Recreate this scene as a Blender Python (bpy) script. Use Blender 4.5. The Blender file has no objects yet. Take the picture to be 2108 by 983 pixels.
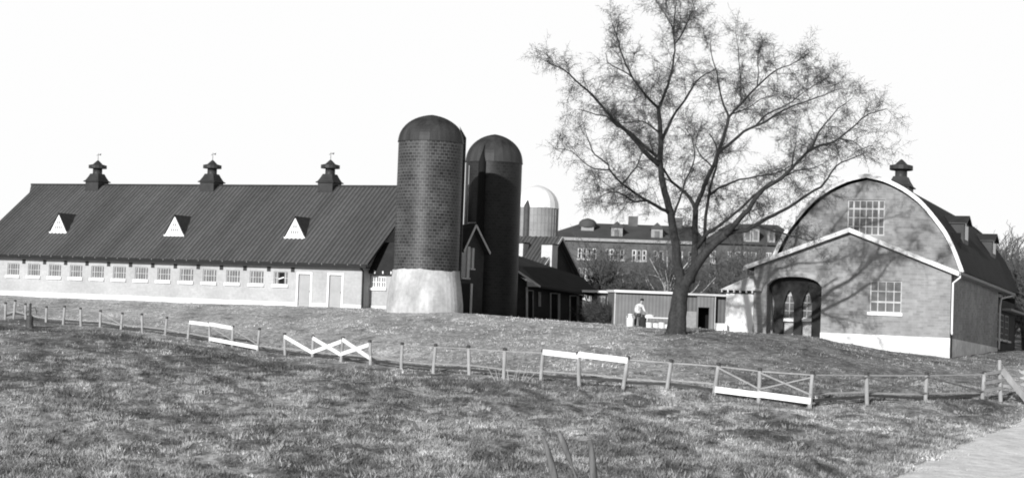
import bpy, math, random
import numpy as np
from mathutils import Vector, Matrix, noise as mn
random.seed(7); np.random.seed(7)
sc = bpy.context.scene
COL = sc.collection
R = math.radians
# ------------------------------------------------------------------ camera
F = 3400.0; CX, CY = 1054.0, 491.5; E = 1.6
PITCH = math.atan((614-491.5)/F); ROLL = R(2.1)
fw = Vector((0, math.cos(PITCH), math.sin(PITCH)))
r0 = Vector((1, 0, 0)); u0 = r0.cross(fw)
rt = r0*math.cos(ROLL)+u0*math.sin(ROLL); up = -r0*math.sin(ROLL)+u0*math.cos(ROLL)
EYE = Vector((0, 0, E))
cam = bpy.data.cameras.new('camera'); co = bpy.data.objects.new('camera', cam); COL.objects.link(co)
co.matrix_world = Matrix(((rt.x, up.x, -fw.x, 0), (rt.y, up.y, -fw.y, 0), (rt.z, up.z, -fw.z, E), (0, 0, 0, 1)))
cam.sensor_width = 36; cam.lens = 36*F/2108; cam.clip_start = .5; cam.clip_end = 20000
sc.camera = co

def ray(px, py): return fw + rt*((px-CX)/F) - up*((py-CY)/F)
def P(px, py, Y):
    d = ray(px, py); return EYE + d*(Y/d.y)

class Fr:
    """a building's own frame: x along its front (to the right), y into it, z up"""
    def __init__(s, o, th, shear=0):
        s.o = Vector(o); s.th = th; s.sh = shear
        s.ex = Vector((math.cos(th), -math.sin(th), 0)); s.ey = Vector((math.sin(th), math.cos(th), 0))
    def fy(s, px, py, v):
        d = ray(px, py); t = (v-(EYE-s.o).dot(s.ey))/d.dot(s.ey); p = EYE+d*t-s.o
        return p.dot(s.ex), p.z + s.sh*v
    def fx(s, px, py, u):
        d = ray(px, py); t = (u-(EYE-s.o).dot(s.ex))/d.dot(s.ex); p = EYE+d*t-s.o
        v = p.dot(s.ey); return v, p.z + s.sh*v
    def w(s, x, y, z): return s.o+s.ex*x+s.ey*y+Vector((0, 0, z-s.sh*y))
    def inv(s, p):
        q = Vector(p)-s.o; v = q.dot(s.ey); return Vector((q.dot(s.ex), v, q.z+s.sh*v))

# ------------------------------------------------------------------ materials (a black-and-white film scene: neutral greys)
def g3(v): return (v, v, v, 1)
def mat(name, v, v2=None, scale=2.0, rough=.85, bump=0., brick=None, attr=None, spec=.25, detail=6, stretch=None,
        stripes=None, spots=None, metal=0, fine=None, fine2=None):
    m = bpy.data.materials.new(name); m.use_nodes = True
    nt = m.node_tree; N = nt.nodes; L = nt.links
    b = N['Principled BSDF']; b.inputs['Roughness'].default_value = rough
    b.inputs['Specular IOR Level'].default_value = spec; b.inputs['Metallic'].default_value = metal
    v2 = v if v2 is None else v2
    tc = N.new('ShaderNodeTexCoord')
    mp = N.new('ShaderNodeMapping'); L.new(tc.outputs['Object'], mp.inputs['Vector'])
    if stretch: mp.inputs['Scale'].default_value = stretch
    nz = N.new('ShaderNodeTexNoise'); nz.inputs['Scale'].default_value = scale; nz.inputs['Detail'].default_value = detail
    nz.inputs['Roughness'].default_value = .62
    L.new(mp.outputs[0], nz.inputs['Vector'])
    mr = N.new('ShaderNodeMapRange'); mr.inputs['From Min'].default_value = .3; mr.inputs['From Max'].default_value = .7
    mr.inputs['To Min'].default_value = v; mr.inputs['To Max'].default_value = v2
    L.new(nz.outputs['Fac'], mr.inputs['Value'])
    val = mr.outputs['Result']
    def mul(a, bsock):
        k = N.new('ShaderNodeMath'); k.operation = 'MULTIPLY'; L.new(a, k.inputs[0])
        if isinstance(bsock, (int, float)): k.inputs[1].default_value = bsock
        else: L.new(bsock, k.inputs[1])
        return k.outputs[0]
    hsock = nz.outputs['Fac']
    if fine:
        n2 = N.new('ShaderNodeTexNoise'); n2.inputs['Scale'].default_value = fine[0]; n2.inputs['Detail'].default_value = 4
        L.new(tc.outputs['Object'], n2.inputs['Vector'])
        r2 = N.new('ShaderNodeMapRange'); r2.inputs['From Min'].default_value = .35; r2.inputs['From Max'].default_value = .65
        r2.inputs['To Min'].default_value = fine[1]; r2.inputs['To Max'].default_value = fine[2]
        L.new(n2.outputs['Fac'], r2.inputs['Value']); val = mul(val, r2.outputs['Result'])
    if fine2:
        n2 = N.new('ShaderNodeTexNoise'); n2.inputs['Scale'].default_value = fine2[0]; n2.inputs['Detail'].default_value = 4
        L.new(tc.outputs['Object'], n2.inputs['Vector'])
        r2 = N.new('ShaderNodeMapRange'); r2.inputs['From Min'].default_value = .35; r2.inputs['From Max'].default_value = .65
        r2.inputs['To Min'].default_value = fine2[1]; r2.inputs['To Max'].default_value = fine2[2]
        L.new(n2.outputs['Fac'], r2.inputs['Value']); val = mul(val, r2.outputs['Result'])
    if brick:
        bt = N.new('ShaderNodeTexBrick'); uv = N.new('ShaderNodeUVMap'); uv.uv_map = 'UVMap'
        L.new(uv.outputs[0], bt.inputs['Vector'])
        bt.inputs['Scale'].default_value = 1; bt.inputs['Brick Width'].default_value = brick['w']
        bt.inputs['Row Height'].default_value = brick['h']; bt.inputs['Mortar Size'].default_value = brick.get('ms', .012)
        bt.inputs['Mortar Smooth'].default_value = .3; bt.inputs['Bias'].default_value = brick.get('bias', 0.)
        bt.inputs['Color1'].default_value = g3(brick['c1']); bt.inputs['Color2'].default_value = g3(brick['c2'])
        bt.inputs['Mortar'].default_value = g3(brick['m'])
        bw = N.new('ShaderNodeRGBToBW'); L.new(bt.outputs['Color'], bw.inputs[0])
        val = mul(val, bw.outputs[0])
    if stripes:   # period along object x, low and high factor
        wv = N.new('ShaderNodeTexWave'); wv.wave_type = 'BANDS'; wv.bands_direction = 'X'
        wv.inputs['Scale'].default_value = 2*math.pi/(20*stripes[0]); wv.inputs['Distortion'].default_value = 0
        L.new(tc.outputs['Object'], wv.inputs['Vector'])
        r3 = N.new('ShaderNodeMapRange'); r3.inputs['To Min'].default_value = stripes[1]; r3.inputs['To Max'].default_value = stripes[2]
        L.new(wv.outputs['Fac'], r3.inputs['Value']); val = mul(val, r3.outputs['Result'])
    if attr:
        a = N.new('ShaderNodeAttribute'); a.attribute_name = attr; val = mul(val, a.outputs['Fac'])
    cb = N.new('ShaderNodeCombineColor')
    for i in range(3): L.new(val, cb.inputs[i])
    col = cb.outputs[0]
    if spots:   # (scale, threshold, value): lime blooms on the blocks
        n4 = N.new('ShaderNodeTexNoise'); n4.inputs['Scale'].default_value = spots[0]; n4.inputs['Detail'].default_value = 2
        L.new(tc.outputs['Object'], n4.inputs['Vector'])
        r4 = N.new('ShaderNodeMapRange'); r4.inputs['From Min'].default_value = spots[1]; r4.inputs['From Max'].default_value = spots[1]+.03
        L.new(n4.outputs['Fac'], r4.inputs['Value'])
        mx = N.new('ShaderNodeMix'); mx.data_type = 'RGBA'
        L.new(r4.outputs['Result'], mx.inputs[0]); L.new(col, mx.inputs[6]); mx.inputs[7].default_value = g3(spots[2])
        col = mx.outputs[2]
    L.new(col, b.inputs['Base Color'])
    if bump:
        bp = N.new('ShaderNodeBump'); bp.inputs['Strength'].default_value = bump; bp.inputs['Distance'].default_value = .05
        L.new(hsock, bp.inputs['Height']); L.new(bp.outputs[0], b.inputs['Normal'])
    return m

M = {}
BR = dict(w=.42, h=.13, ms=.01)
M['buff'] = mat('buff_brick', .37, .50, .35, brick=dict(w=.45, h=.15, ms=.012, c1=.93, c2=1.0, m=.9), fine=(5, .93, 1.05))
M['limewash'] = mat('limewashed_plinth', .55, .85, .5, fine=(3, .85, 1.08))
M['white'] = mat('white_paint', .8, .86, 2, rough=.6)
M['whitewood'] = mat('white_painted_wood', .78, .9, 3, rough=.6)
M['trim'] = mat('weathered_trim', .5, .66, 3)
M['darktrim'] = mat('dark_trim', .045, .07, 3)
M['gutter'] = mat('black_gutter', .012, .02, 3, rough=.5)  # blackened so the eave's shadow is part of the gutter colour
M['roof'] = mat('ribbed_roof', .058, .098, .5, rough=.6, stripes=(.34, .62, 1.45), stretch=(1, .15, .15), fine=(3, .9, 1.1))
M['roofdark'] = mat('dark_shingles', .022, .036, 1, rough=.8, brick=dict(w=.3, h=.15, c1=.9, c2=1.1, m=.75))
M['rooflight'] = mat('pale_roof', .62, .75, 1)
M['door'] = mat('grey_door', .34, .40, 1.5)
M['glass'] = mat('window_glass', .10, .17, 1.2, rough=.12, spec=.6)
M['glasslight'] = mat('sky_lit_glass', .18, .30, 1.2, rough=.12, spec=.6)
M['black'] = mat('dark_interior', .008)
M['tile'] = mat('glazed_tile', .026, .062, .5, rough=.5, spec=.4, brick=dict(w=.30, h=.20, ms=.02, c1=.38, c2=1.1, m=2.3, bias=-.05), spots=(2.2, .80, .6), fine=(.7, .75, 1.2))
M['tileshade'] = mat('shaded_glazed_tile', .014, .026, .5, rough=.5, spec=.3, brick=dict(w=.30, h=.20, ms=.02, c1=.6, c2=1.1, m=1.3))  # darker copy of the silo tile, shadow put into its colour
M['dome'] = mat('dark_dome_metal', .016, .06, 1.3, rough=.55, stretch=(1, 1, .12))
M['concrete'] = mat('stained_concrete', .28, .66, .6, stretch=(1.2, 1.2, .5), fine=(4, .88, 1.06), bump=.2)
M['concretelight'] = mat('pale_concrete', .8, .9, 1)
M['brickfront'] = mat('soft_brick', .23, .34, .5, brick=dict(w=.42, h=.15, ms=.014, c1=.8, c2=1.08, m=1.05), fine=(2.5, .9, 1.08))
M['brickside'] = M['brickfront']
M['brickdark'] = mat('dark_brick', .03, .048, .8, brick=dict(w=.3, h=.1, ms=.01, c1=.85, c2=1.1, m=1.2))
M['brickporch'] = mat('shaded_porch_brick', .022, .035, .8)  # the porch's inner shade is put into this brick colour
M['brickfar'] = mat('institution_brick', .085, .125, .3, fine=(1.5, .85, 1.15))  # brick tone raised so the distant haze sits in its colour
M['roofmid'] = mat('slate_roof', .06, .09, .4)  # slate lightened likewise, painting haze over the far roof
M['stave'] = mat('grey_staves', .22, .34, .6, rough=.5)
M['whitemetal'] = mat('white_metal', .75, .9, .6, rough=.35, spec=.5)
M['iron'] = mat('dark_iron', .05, .08, 3, rough=.6)
M['shedwall'] = mat('corrugated_shed', .17, .24, .8, stripes=(.25, .85, 1.1))
M['shedside'] = mat('shed_boards', .13, .18, .8, stripes=(.3, .7, 1.1))
M['cupola'] = mat('cupola_metal', .025, .05, 1.5, rough=.5)
M['post'] = mat('weathered_post', .24, .42, 5, stretch=(1, 1, .3))
M['postdark'] = mat('dark_post_cap', .05, .08, 5)
M['rail'] = mat('grey_rail', .24, .36, 4)
M['railshade'] = mat('shadow_dark_rail', .035, .07, 3)  # bottom rail, darkened to paint the fence's shadow line
M['raillight'] = mat('pale_rail', .42, .58, 4)
M['bark'] = mat('elm_bark', .022, .055, 3, stretch=(1, 1, .25), bump=.6, fine=(9, .75, 1.25))
M['twig'] = mat('twigs', .045, .07, 1)
M['barkpale'] = mat('pale_bark', .45, .6, 3)
M['twigfar'] = mat('far_twigs', .10, .14, 1)
M['shrub'] = mat('shrub_twigs', .05, .09, 2)
M['grass'] = mat('dry_grass', .21, .35, .10, rough=.9, attr='tone', spec=.1, fine=(.8, .8, 1.15))
M['ground'] = mat('ground', .18, .28, .16, rough=.95, spec=.1, fine=(1.7, .8, 1.15), fine2=(6.5, .55, 1.45), bump=.8, attr='tone')
M['road'] = mat('pale_gravel', .8, 1.0, .45, rough=.95, fine=(14, .85, 1.1), fine2=(2.2, .82, 1.08), spec=.1, bump=.5)
M['stone'] = mat('pale_stone', .42, .55, 2)
M['skin'] = mat('skin', .38); M['coat'] = mat('pale_coat', .6, .68, 3); M['trouser'] = mat('dark_trousers', .05, .08, 3)
M['cap'] = mat('dark_cap', .02, .03); M['boot'] = mat('boots', .03); M['sack'] = mat('dark_sack', .02, .035, 4)
M['enamel'] = mat('white_enamel', .78, .85, 2, rough=.4); M['cloth'] = mat('white_cloth', .75, .85, 5)
M['stake'] = mat('stake_wood', .06, .2, 6, stretch=(1, 1, .3), bump=.4)

# ------------------------------------------------------------------ mesh builder
class MB:
    def __init__(s): s.v = []; s.f = []; s.uv = {}
    def add(s, vs, fs, uvs=None):
        n = len(s.v); s.v += [tuple(p) for p in vs]
        for i, f in enumerate(fs):
            if uvs: s.uv[len(s.f)] = uvs[i]
            s.f.append(tuple(n+k for k in f))
        return s
    def box(s, x0, x1, y0, y1, z0, z1):
        x0, x1 = min(x0, x1), max(x0, x1); y0, y1 = min(y0, y1), max(y0, y1); z0, z1 = min(z0, z1), max(z0, z1)
        return s.add([(x0,y0,z0),(x1,y0,z0),(x1,y1,z0),(x0,y1,z0),(x0,y0,z1),(x1,y0,z1),(x1,y1,z1),(x0,y1,z1)],
              [(3,2,1,0),(4,5,6,7),(0,1,5,4),(1,2,6,5),(2,3,7,6),(3,0,4,7)])
    def bar(s, a, b, w, h, upv=(0,0,1)):
        a = Vector(a); b = Vector(b); d = (b-a).normalized(); u = Vector(upv)
        sd = d.cross(u)
        if sd.length < 1e-4: sd = d.cross(Vector((1,0,0)))
        sd.normalize(); u = sd.cross(d)
        vs = [p+sd*(i*w/2)+u*(j*h/2) for p in (a, b) for i, j in ((-1,-1),(1,-1),(1,1),(-1,1))]
        return s.add(vs, [(3,2,1,0),(4,5,6,7),(0,1,5,4),(1,2,6,5),(2,3,7,6),(3,0,4,7)])
    def tube(s, pts, rad, n=8, cap=True):
        pts = [Vector(p) for p in pts]; base = len(s.v); prev = None
        for i, p in enumerate(pts):
            d = (pts[min(i+1, len(pts)-1)]-pts[max(i-1, 0)]).normalized()
            if prev is None:
                prev = d.cross(Vector((0,0,1)))
                if prev.length < .05: prev = d.cross(Vector((1,0,0)))
            prev = (prev-d*prev.dot(d)).normalized(); q = d.cross(prev)
            for k in range(n):
                a = 2*math.pi*k/n; s.v.append(tuple(p+(prev*math.cos(a)+q*math.sin(a))*rad[i]))
        for i in range(len(pts)-1):
            for k in range(n):
                a = base+i*n+k; b = base+i*n+(k+1) % n; s.f.append((a, b, b+n, a+n))
        if cap:
            s.f.append(tuple(base+k for k in reversed(range(n)))); s.f.append(tuple(base+(len(pts)-1)*n+k for k in range(n)))
        return s
    def lathe(s, prof, n=32, c=(0,0), a0=0, a1=2*math.pi, rfun=None):
        full = abs(a1-a0-2*math.pi) < 1e-6; m = n if full else n+1; base = len(s.v)
        for r, z in prof:
            for k in range(m):
                a = a0+(a1-a0)*k/n; rr = r*(rfun(a, z) if rfun else 1)
                s.v.append((c[0]+rr*math.cos(a), c[1]+rr*math.sin(a), z))
        rm = max(p[0] for p in prof)
        for i in range(len(prof)-1):
            for k in range(n):
                k2 = (k+1) % m; a = base+i*m+k; b = base+i*m+k2
                s.uv[len(s.f)] = [(rm*(a1-a0)*k/n, prof[i][1]), (rm*(a1-a0)*(k+1)/n, prof[i][1]), (rm*(a1-a0)*(k+1)/n, prof[i+1][1]), (rm*(a1-a0)*k/n, prof[i+1][1])]
                s.f.append((a, b, b+m, a+m))
        return s
    def prism(s, poly, y0, y1):   # polygon in x,z extruded along y
        n = len(poly); vs = [(x, y0, z) for x, z in poly]+[(x, y1, z) for x, z in poly]
        fs = [tuple(range(n)), tuple(reversed(range(n, 2*n)))]+[(i, i+n, (i+1) % n+n, (i+1) % n) for i in range(n)]
        return s.add(vs, fs)
    def build(s, name, m, parent=None, smooth=False, fn=None, label=None):
        vs = [tuple(fn(*v)) for v in s.v] if fn else s.v
        me = bpy.data.meshes.new(name); me.from_pydata(vs, [], s.f); me.update()
        ms = m if isinstance(m, (list, tuple)) else [m]
        for q in ms: me.materials.append(q)
        ul = me.uv_layers.new(name='UVMap')
        for p in me.polygons:
            u = s.uv.get(p.index); nrm = p.normal; ax = max(range(3), key=lambda i: abs(nrm[i]))
            for j, li in enumerate(p.loop_indices):
                if u: ul.data[li].uv = u[j]
                else:
                    c = me.vertices[me.loops[li].vertex_index].co
                    ul.data[li].uv = (c.x, c.y) if ax == 2 else ((c.x, c.z) if ax == 1 else (c.y, c.z))
            p.use_smooth = smooth
        o = bpy.data.objects.new(name, me); COL.objects.link(o)
        if parent: o.parent = parent
        if label: o['label'] = label
        return o

def tag(o, label, cat, group=None):
    o['label'] = label; o['category'] = cat
    if group: o['group'] = group
    return o
def thing(name, label, cat, loc=(0,0,0), rz=0, group=None):
    o = bpy.data.objects.new(name, None); COL.objects.link(o); o.location = loc; o.rotation_euler = (0, 0, rz)
    o.empty_display_size = .3
    return tag(o, label, cat, group)
def dup(root, loc, rz=0, scale=1, label=None):
    r = root.copy(); COL.objects.link(r); r.location = loc; r.rotation_euler = (0, 0, rz); r.scale = (scale,)*3 if not isinstance(scale, tuple) else scale
    if label: r['label'] = label
    for ch in list(root.children):
        c = ch.copy(); COL.objects.link(c); c.parent = r
        for g in ch.children:
            d = g.copy(); COL.objects.link(d); d.parent = c
    return r

def wall(xs, bot, top, y0, y1, holes=(), zs=()):
    """thick wall in x,z with openings; holes = (x0,x1,fn_bottom,fn_top)"""
    b = MB(); X = set(xs)
    for h in holes: X |= {h[0], h[1]} | set(h[4] if len(h) > 4 else ())
    X = sorted(X)
    for a, c in zip(X, X[1:]):
        if c-a < 1e-6: continue
        m = (a+c)/2; iv = []; cur = (bot(a+1e-6), bot(c-1e-6))
        hs = sorted([h for h in holes if h[0]-1e-6 <= m <= h[1]], key=lambda h: h[2](m))
        for h in hs:
            iv.append((cur, (h[2](a+1e-6), h[2](c-1e-6)))); cur = (h[3](a+1e-6), h[3](c-1e-6))
        iv.append((cur, (top(a+1e-6), top(c-1e-6))))
        for (l0, l1), (t0, t1) in iv:
            if t0-l0 < 1e-4 and t1-l1 < 1e-4: continue
            b.add([(a,y0,l0),(c,y0,l1),(c,y0,t1),(a,y0,t0),(a,y1,l0),(c,y1,l1),(c,y1,t1),(a,y1,t0)],
                  [(0,1,2,3),(5,4,7,6),(0,4,5,1),(3,2,6,7),(4,0,3,7),(1,5,6,2)])
    return b
K = lambda v: (lambda x: v)

def window(parent, x0, x1, z0, z1, y, cols, rows, fm, gm, sm, bw=.035, sill=True, fn=None, heavy=(), axis='y', sillh=.16, label=None, depth=.05):
    """frame with glazing bars; pane and sill are its sub-parts. axis 'x' turns it into a side wall facing +x at x=y"""
    T = (lambda a, b, c: (a, b, c)) if axis == 'y' else (lambda a, b, c: (y-(b-y), a, c))
    ff = (lambda a, b, c: fn(*T(a, b, c))) if fn else T
    b = MB(); e = bw*1.5
    b.box(x0, x0+e, y, y+depth, z0, z1); b.box(x1-e, x1, y, y+depth, z0, z1)
    b.box(x0+e, x1-e, y, y+depth, z0, z0+e); b.box(x0+e, x1-e, y, y+depth, z1-e, z1)
    for i in range(1, cols):
        c = x0+(x1-x0)*i/cols; w = bw*(1.9 if ('c', i) in heavy else 1)
        b.box(c-w/2, c+w/2, y+.004, y+depth-.004, z0+e, z1-e)
    for j in range(1, rows):
        c = z0+(z1-z0)*j/rows; w = bw*(1.9 if ('r', j) in heavy else 1)
        b.box(x0+e, x1-e, y+.008, y+depth-.008, c-w/2, c+w/2)
    o = b.build('window', fm, parent, fn=ff, label=label)
    MB().box(x0+.01, x1-.01, y+depth*.5, y+depth*.5+.012, z0+.01, z1-.01).build('pane', gm, o, fn=ff)
    if sill: MB().box(x0-.09, x1+.09, y-.2, y+.03, z0-sillh, z0-.004).build('sill', sm, o, fn=ff)
    return o

# ------------------------------------------------------------------ terrain from surveyed spots (pixel, pixel, distance)
FENCE = [(10.7,622,657),(28.5,617,651),(53,624,656),(94.6,630,668),(130,629,668),(166.5,633,670),(206,638,673),(249,643,680),(293,645,684),(340,652,690),
 (387,660,697),(432,663,706),(478,670,715),(530,675,726),(587,685,733),(643,690,740),(702,693,744),(763,700,751),(826,705,761),(892,708,766),
 (966,711,773),(1037,716,780),(1113,719,786),(1192,724,791),(1283,733,799),(1373,740,803),(1470,747,812),(1562,757,822),(1667,764,836),
 (1785,766,827),(1905,766,831),(2022,764,826),(2060,740,822)]
def fz(px): return float(np.interp(px, [0,300,500,600,800,1000,1200,1450,1667,1900,2060], [104,100,90,86,76,68.5,64,62,60,62.5,65]))
CP = [(p[0], p[2], fz(p[0])) for p in FENCE[::2]]
CP += [(2060, 824, 65), (2250, 835, 66)]
CP += [(0,607,123),(300,617,118),(560,627,113),(745,635,109),(870,641,104),(880,641,107),(1000,649,113),(1083,656,120),(1199,664,126),(1313,673,106),(1265,668,118),(1400,672,118),(-150,601,126),
  (1391,684,86),(1480,684,97),(1560,689,96),(1690,696,93),(1785,717,92),(1955,737,91),(2050,724,104),(2100,722,110),
  (100,682,86),(300,697,84),(480,742,76),(100,765,60),(500,790,60),(100,983,33.5),(600,983,35),(0,690,85),
  (800,860,48),(1054,870,48.5),(1054,985,36),(1500,880,49),(1500,985,37.5),(1900,900,50),(1850,983,39.5),(1950,930,46.5),(2108,856,61),(2108,983,42),
  (600,690,96),(200,645,112),(1000,700,88),(1200,715,78),(1390,738,75),(1700,745,76),(1950,775,77),(800,690,88)]
pts = np.array([list(P(*c)) for c in CP])
extra = [(-14, 8, -1.6), (0, 4, -1.5), (14, 8, -1.7), (-60, 40, -1.8), (70, 40, -1.6), (-80, 100, -.6), (90, 100, -.9), (0, 160, 0.1), (60, 160, -.6), (-70, 160, .4), (0, 20, -2.2), (18, 25, -2.3), (-14, 22, -2.2), (0,-30,0), (34,100,-.95),(34,120,-1.2),(24,112,-.6)]
pts = np.vstack([pts, np.array(extra)])
def _k(d2): return np.where(d2 > 1e-12, .5*d2*np.log(np.maximum(d2, 1e-12)), 0)
xy = pts[:, :2]/50.; n = len(xy)
d2 = ((xy[:, None]-xy[None])**2).sum(-1)
A = np.zeros((n+3, n+3)); A[:n, :n] = _k(d2)+np.eye(n)*2e-4; A[:n, n] = 1; A[:n, n+1:] = xy; A[n, :n] = 1; A[n+1:, :n] = xy.T
W = np.linalg.solve(A, np.concatenate([pts[:, 2], np.zeros(3)]))
def ss(a, b, x):
    t = np.clip((x-a)/(b-a), 0, 1); return t*t*(3-2*t)
def gz(X, Y):
    X = np.atleast_1d(np.asarray(X, float)); Y = np.atleast_1d(np.asarray(Y, float)); out = np.empty(X.size); xf, yf = X.ravel(), Y.ravel()
    for i in range(0, xf.size, 20000):
        q = np.stack([xf[i:i+20000], yf[i:i+20000]], 1)/50.
        dd = ((q[:, None]-xy[None])**2).sum(-1)
        out[i:i+20000] = _k(dd)@W[:n]+W[n]+q@W[n+1:]
    far = np.maximum(ss(130, 190, yf), np.maximum(ss(60, 110, np.abs(xf)), ss(-5, -60, yf)))
    out = out*(1-far)+far*(-.4)
    return out.reshape(X.shape)
def G(px, py, lo=22, hi=150):
    """where the pixel's ray first meets the ground"""
    Y = np.linspace(lo, hi, 900); d = ray(px, py); X = d.x/d.y*Y; Z = E+d.z/d.y*Y; g = gz(X, Y)
    i = np.argmax(Z < g) if (Z < g).any() else len(Y)-1
    return Vector((X[i], Y[i], g[i]))
def gz1(x, y): return float(gz([x], [y])[0])

def vnoise(X, Y, s, seed=0):
    """smooth value noise, numpy"""
    x = X*s+seed*17.3; y = Y*s-seed*9.1; xi = np.floor(x); yi = np.floor(y); xf = x-xi; yf = y-yi
    def h(a, b):
        v = np.sin(a*127.1+b*311.7+seed*74.7)*43758.5453; return v-np.floor(v)
    u = xf*xf*(3-2*xf); v = yf*yf*(3-2*yf)
    return (h(xi, yi)*(1-u)+h(xi+1, yi)*u)*(1-v)+(h(xi, yi+1)*(1-u)+h(xi+1, yi+1)*u)*v
ROADL = [(7.2, 34), (8.9, 39), (12.2, 46.5), (19.0, 61), (21.3, 66), (23.4, 75), (26.6, 86), (32, 97), (40, 108)]
ROADW = [9, 8.5, 8, 6, 5, 5, 5, 6, 7]
def road_d(X, Y):
    xl = np.interp(Y, [p[1] for p in ROADL], [p[0] for p in ROADL]); w = np.interp(Y, [p[1] for p in ROADL], ROADW)
    return X-xl, w
def bumps(X, Y):
    b = (vnoise(X, Y*.8, .42, 1)-.5)*.26+(vnoise(X, Y, .95, 2)-.5)*.26+(vnoise(X, Y, 2.0, 3)-.5)*.12
    amp = np.interp(Y, [10, 30, 60, 66, 90, 115], [.5, 1, 1, .45, .35, .15])
    d, w = road_d(X, Y); m = ss(-.8, .2, d)*(Y > 30)*(Y < 110)
    return b*amp*(1-m*.9)
BANKPX = ((-40, 672), (60, 680), (180, 684), (300, 700), (400, 722), (500, 745), (650, 765), (800, 785), (1000, 800))
_bank = []
def bank_d(X, Y):
    if not _bank: _bank.extend([np.array(G(*p_)[:2]) for p_ in BANKPX])
    best = np.full(np.shape(X), 1e9)
    for a, c in zip(_bank, _bank[1:]):
        d = c-a; L2 = (d**2).sum(); t = np.clip(((X-a[0])*d[0]+(Y-a[1])*d[1])/L2, 0, 1); best = np.minimum(best, np.hypot(X-a[0]-t*d[0], Y-a[1]-t*d[1]))
    return best
def fbm(X, Y, s, seed): return vnoise(X, Y, s, seed)*.5+vnoise(X, Y, s*2.1, seed+1)*.3+vnoise(X, Y, s*4.3, seed+2)*.2
def tone_field(X, Y):
    """how bleached the winter grass is: short pale pasture, dark rank tussocks along the bank, worn ground by the tree, painted shade in small hollows"""
    X = np.asarray(X, float); Y = np.asarray(Y, float)
    q = X+.25*Y; a = fbm(q*.9, Y*.24, .6, 8); b_ = fbm(q, Y*.33, 1.7, 21)
    c_ = vnoise(X, Y*.5, 4.2, 51)
    t = .97+1.9*(a-.5)*.85+1.0*(b_-.5)*2.0+.6*(c_-.5)
    fy_ = np.interp(X, [-30, -15, -9, -2, 4, 10, 20], [104, 92, 84, 69, 64, 61, 64])
    beyond = ss(-1, 3, Y-fy_)
    t = t*(1-.45*beyond)+1.15*beyond*(1-ss(3, 12, X))+.42*beyond*ss(3, 12, X)
    t -= .75*np.exp(-(bank_d(X, Y)/1.5)**2)*(.5+vnoise(X, Y, 1.3, 31))
    sp_ = vnoise(X, Y, 2.3, 41); t -= .6*ss(.78, .92, sp_)  # dark spots paint the shade inside small hollows
    d, w = road_d(X, Y); t += .7*np.exp(-np.minimum(d, 0)**2/.8)*(Y > 30)*(Y < 108)*(d < w+1)
    return np.clip(t, .4, 1.9)
def ground_z(X, Y): return gz(X, Y)+bumps(np.asarray(X, float), np.asarray(Y, float))
def gzz(x, y): return float(ground_z(np.array([x]), np.array([y]))[0])

xs = np.unique(np.concatenate([np.linspace(-3000, -60, 14), np.arange(-60, -40, 2.), np.arange(-22, 24, .24), np.arange(-40, 48, .48), np.arange(48, 70, 2.), np.linspace(70, 3000, 14)]))
ys = np.unique(np.concatenate([np.linspace(-600, 0, 8), np.arange(0, 26, 1.5), np.arange(30, 68, .22), np.arange(26, 128, .42), np.arange(128, 200, 4.), np.linspace(200, 6000, 16)]))
XX, YY = np.meshgrid(xs, ys); ZZ = ground_z(XX, YY)
me = bpy.data.meshes.new('ground'); nx, ny = len(xs), len(ys)
me.vertices.add(nx*ny); me.vertices.foreach_set('co', np.stack([XX, YY, ZZ], -1).ravel())
ii = (np.arange(ny-1)[:, None]*nx+np.arange(nx-1)[None]).ravel()
q = np.stack([ii, ii+1, ii+nx+1, ii+nx], 1).ravel()
me.loops.add(len(q)); me.loops.foreach_set('vertex_index', q.astype(np.int32)); me.polygons.add(len(ii))
me.polygons.foreach_set('loop_start', (np.arange(len(ii))*4).astype(np.int32)); me.polygons.foreach_set('loop_total', np.full(len(ii), 4, np.int32))
me.update(calc_edges=True); me.materials.append(M['ground'])
_t = me.attributes.new('tone', 'FLOAT', 'POINT'); _t.data.foreach_set('value', tone_field(XX, YY).ravel().astype(np.float32))
for p in me.polygons: p.use_smooth = True
go = bpy.data.objects.new('ground', me); COL.objects.link(go); go['kind'] = 'structure'
# road, draped
b = MB(); rows = []
for y in np.arange(30, 108, .5):
    xl = float(np.interp(y, [p[1] for p in ROADL], [p[0] for p in ROADL])); w = float(np.interp(y, [p[1] for p in ROADL], ROADW))
    xl += (mn.noise(Vector((y*.5, 3, 0))))*.45+mn.noise(Vector((y*1.7, 9, 0)))*.2
    rows.append([(xl+w*k/14, y) for k in range(15)])
arr = np.array(rows); rz = gz(arr[..., 0], arr[..., 1])+bumps(arr[..., 0], arr[..., 1])
_l = np.linspace(0, 1, 15)[None]; hump = np.sin(_l*math.pi)*.09+.02-.07*np.exp(-((_l-.28)/.07)**2)-.07*np.exp(-((_l-.62)/.07)**2)
for i in range(len(rows)):
    for k in range(15): b.v.append((arr[i, k, 0], arr[i, k, 1], rz[i, k]+(hump[0, k] if 0 < k < 14 else -.03)+(.03 if 0 < k < 14 else 0)))
for i in range(len(rows)-1):
    for k in range(14): a = i*15+k; b.f.append((a, a+1, a+16, a+15))
ro = b.build('road', M['road'], smooth=True); ro['kind'] = 'structure'

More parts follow.
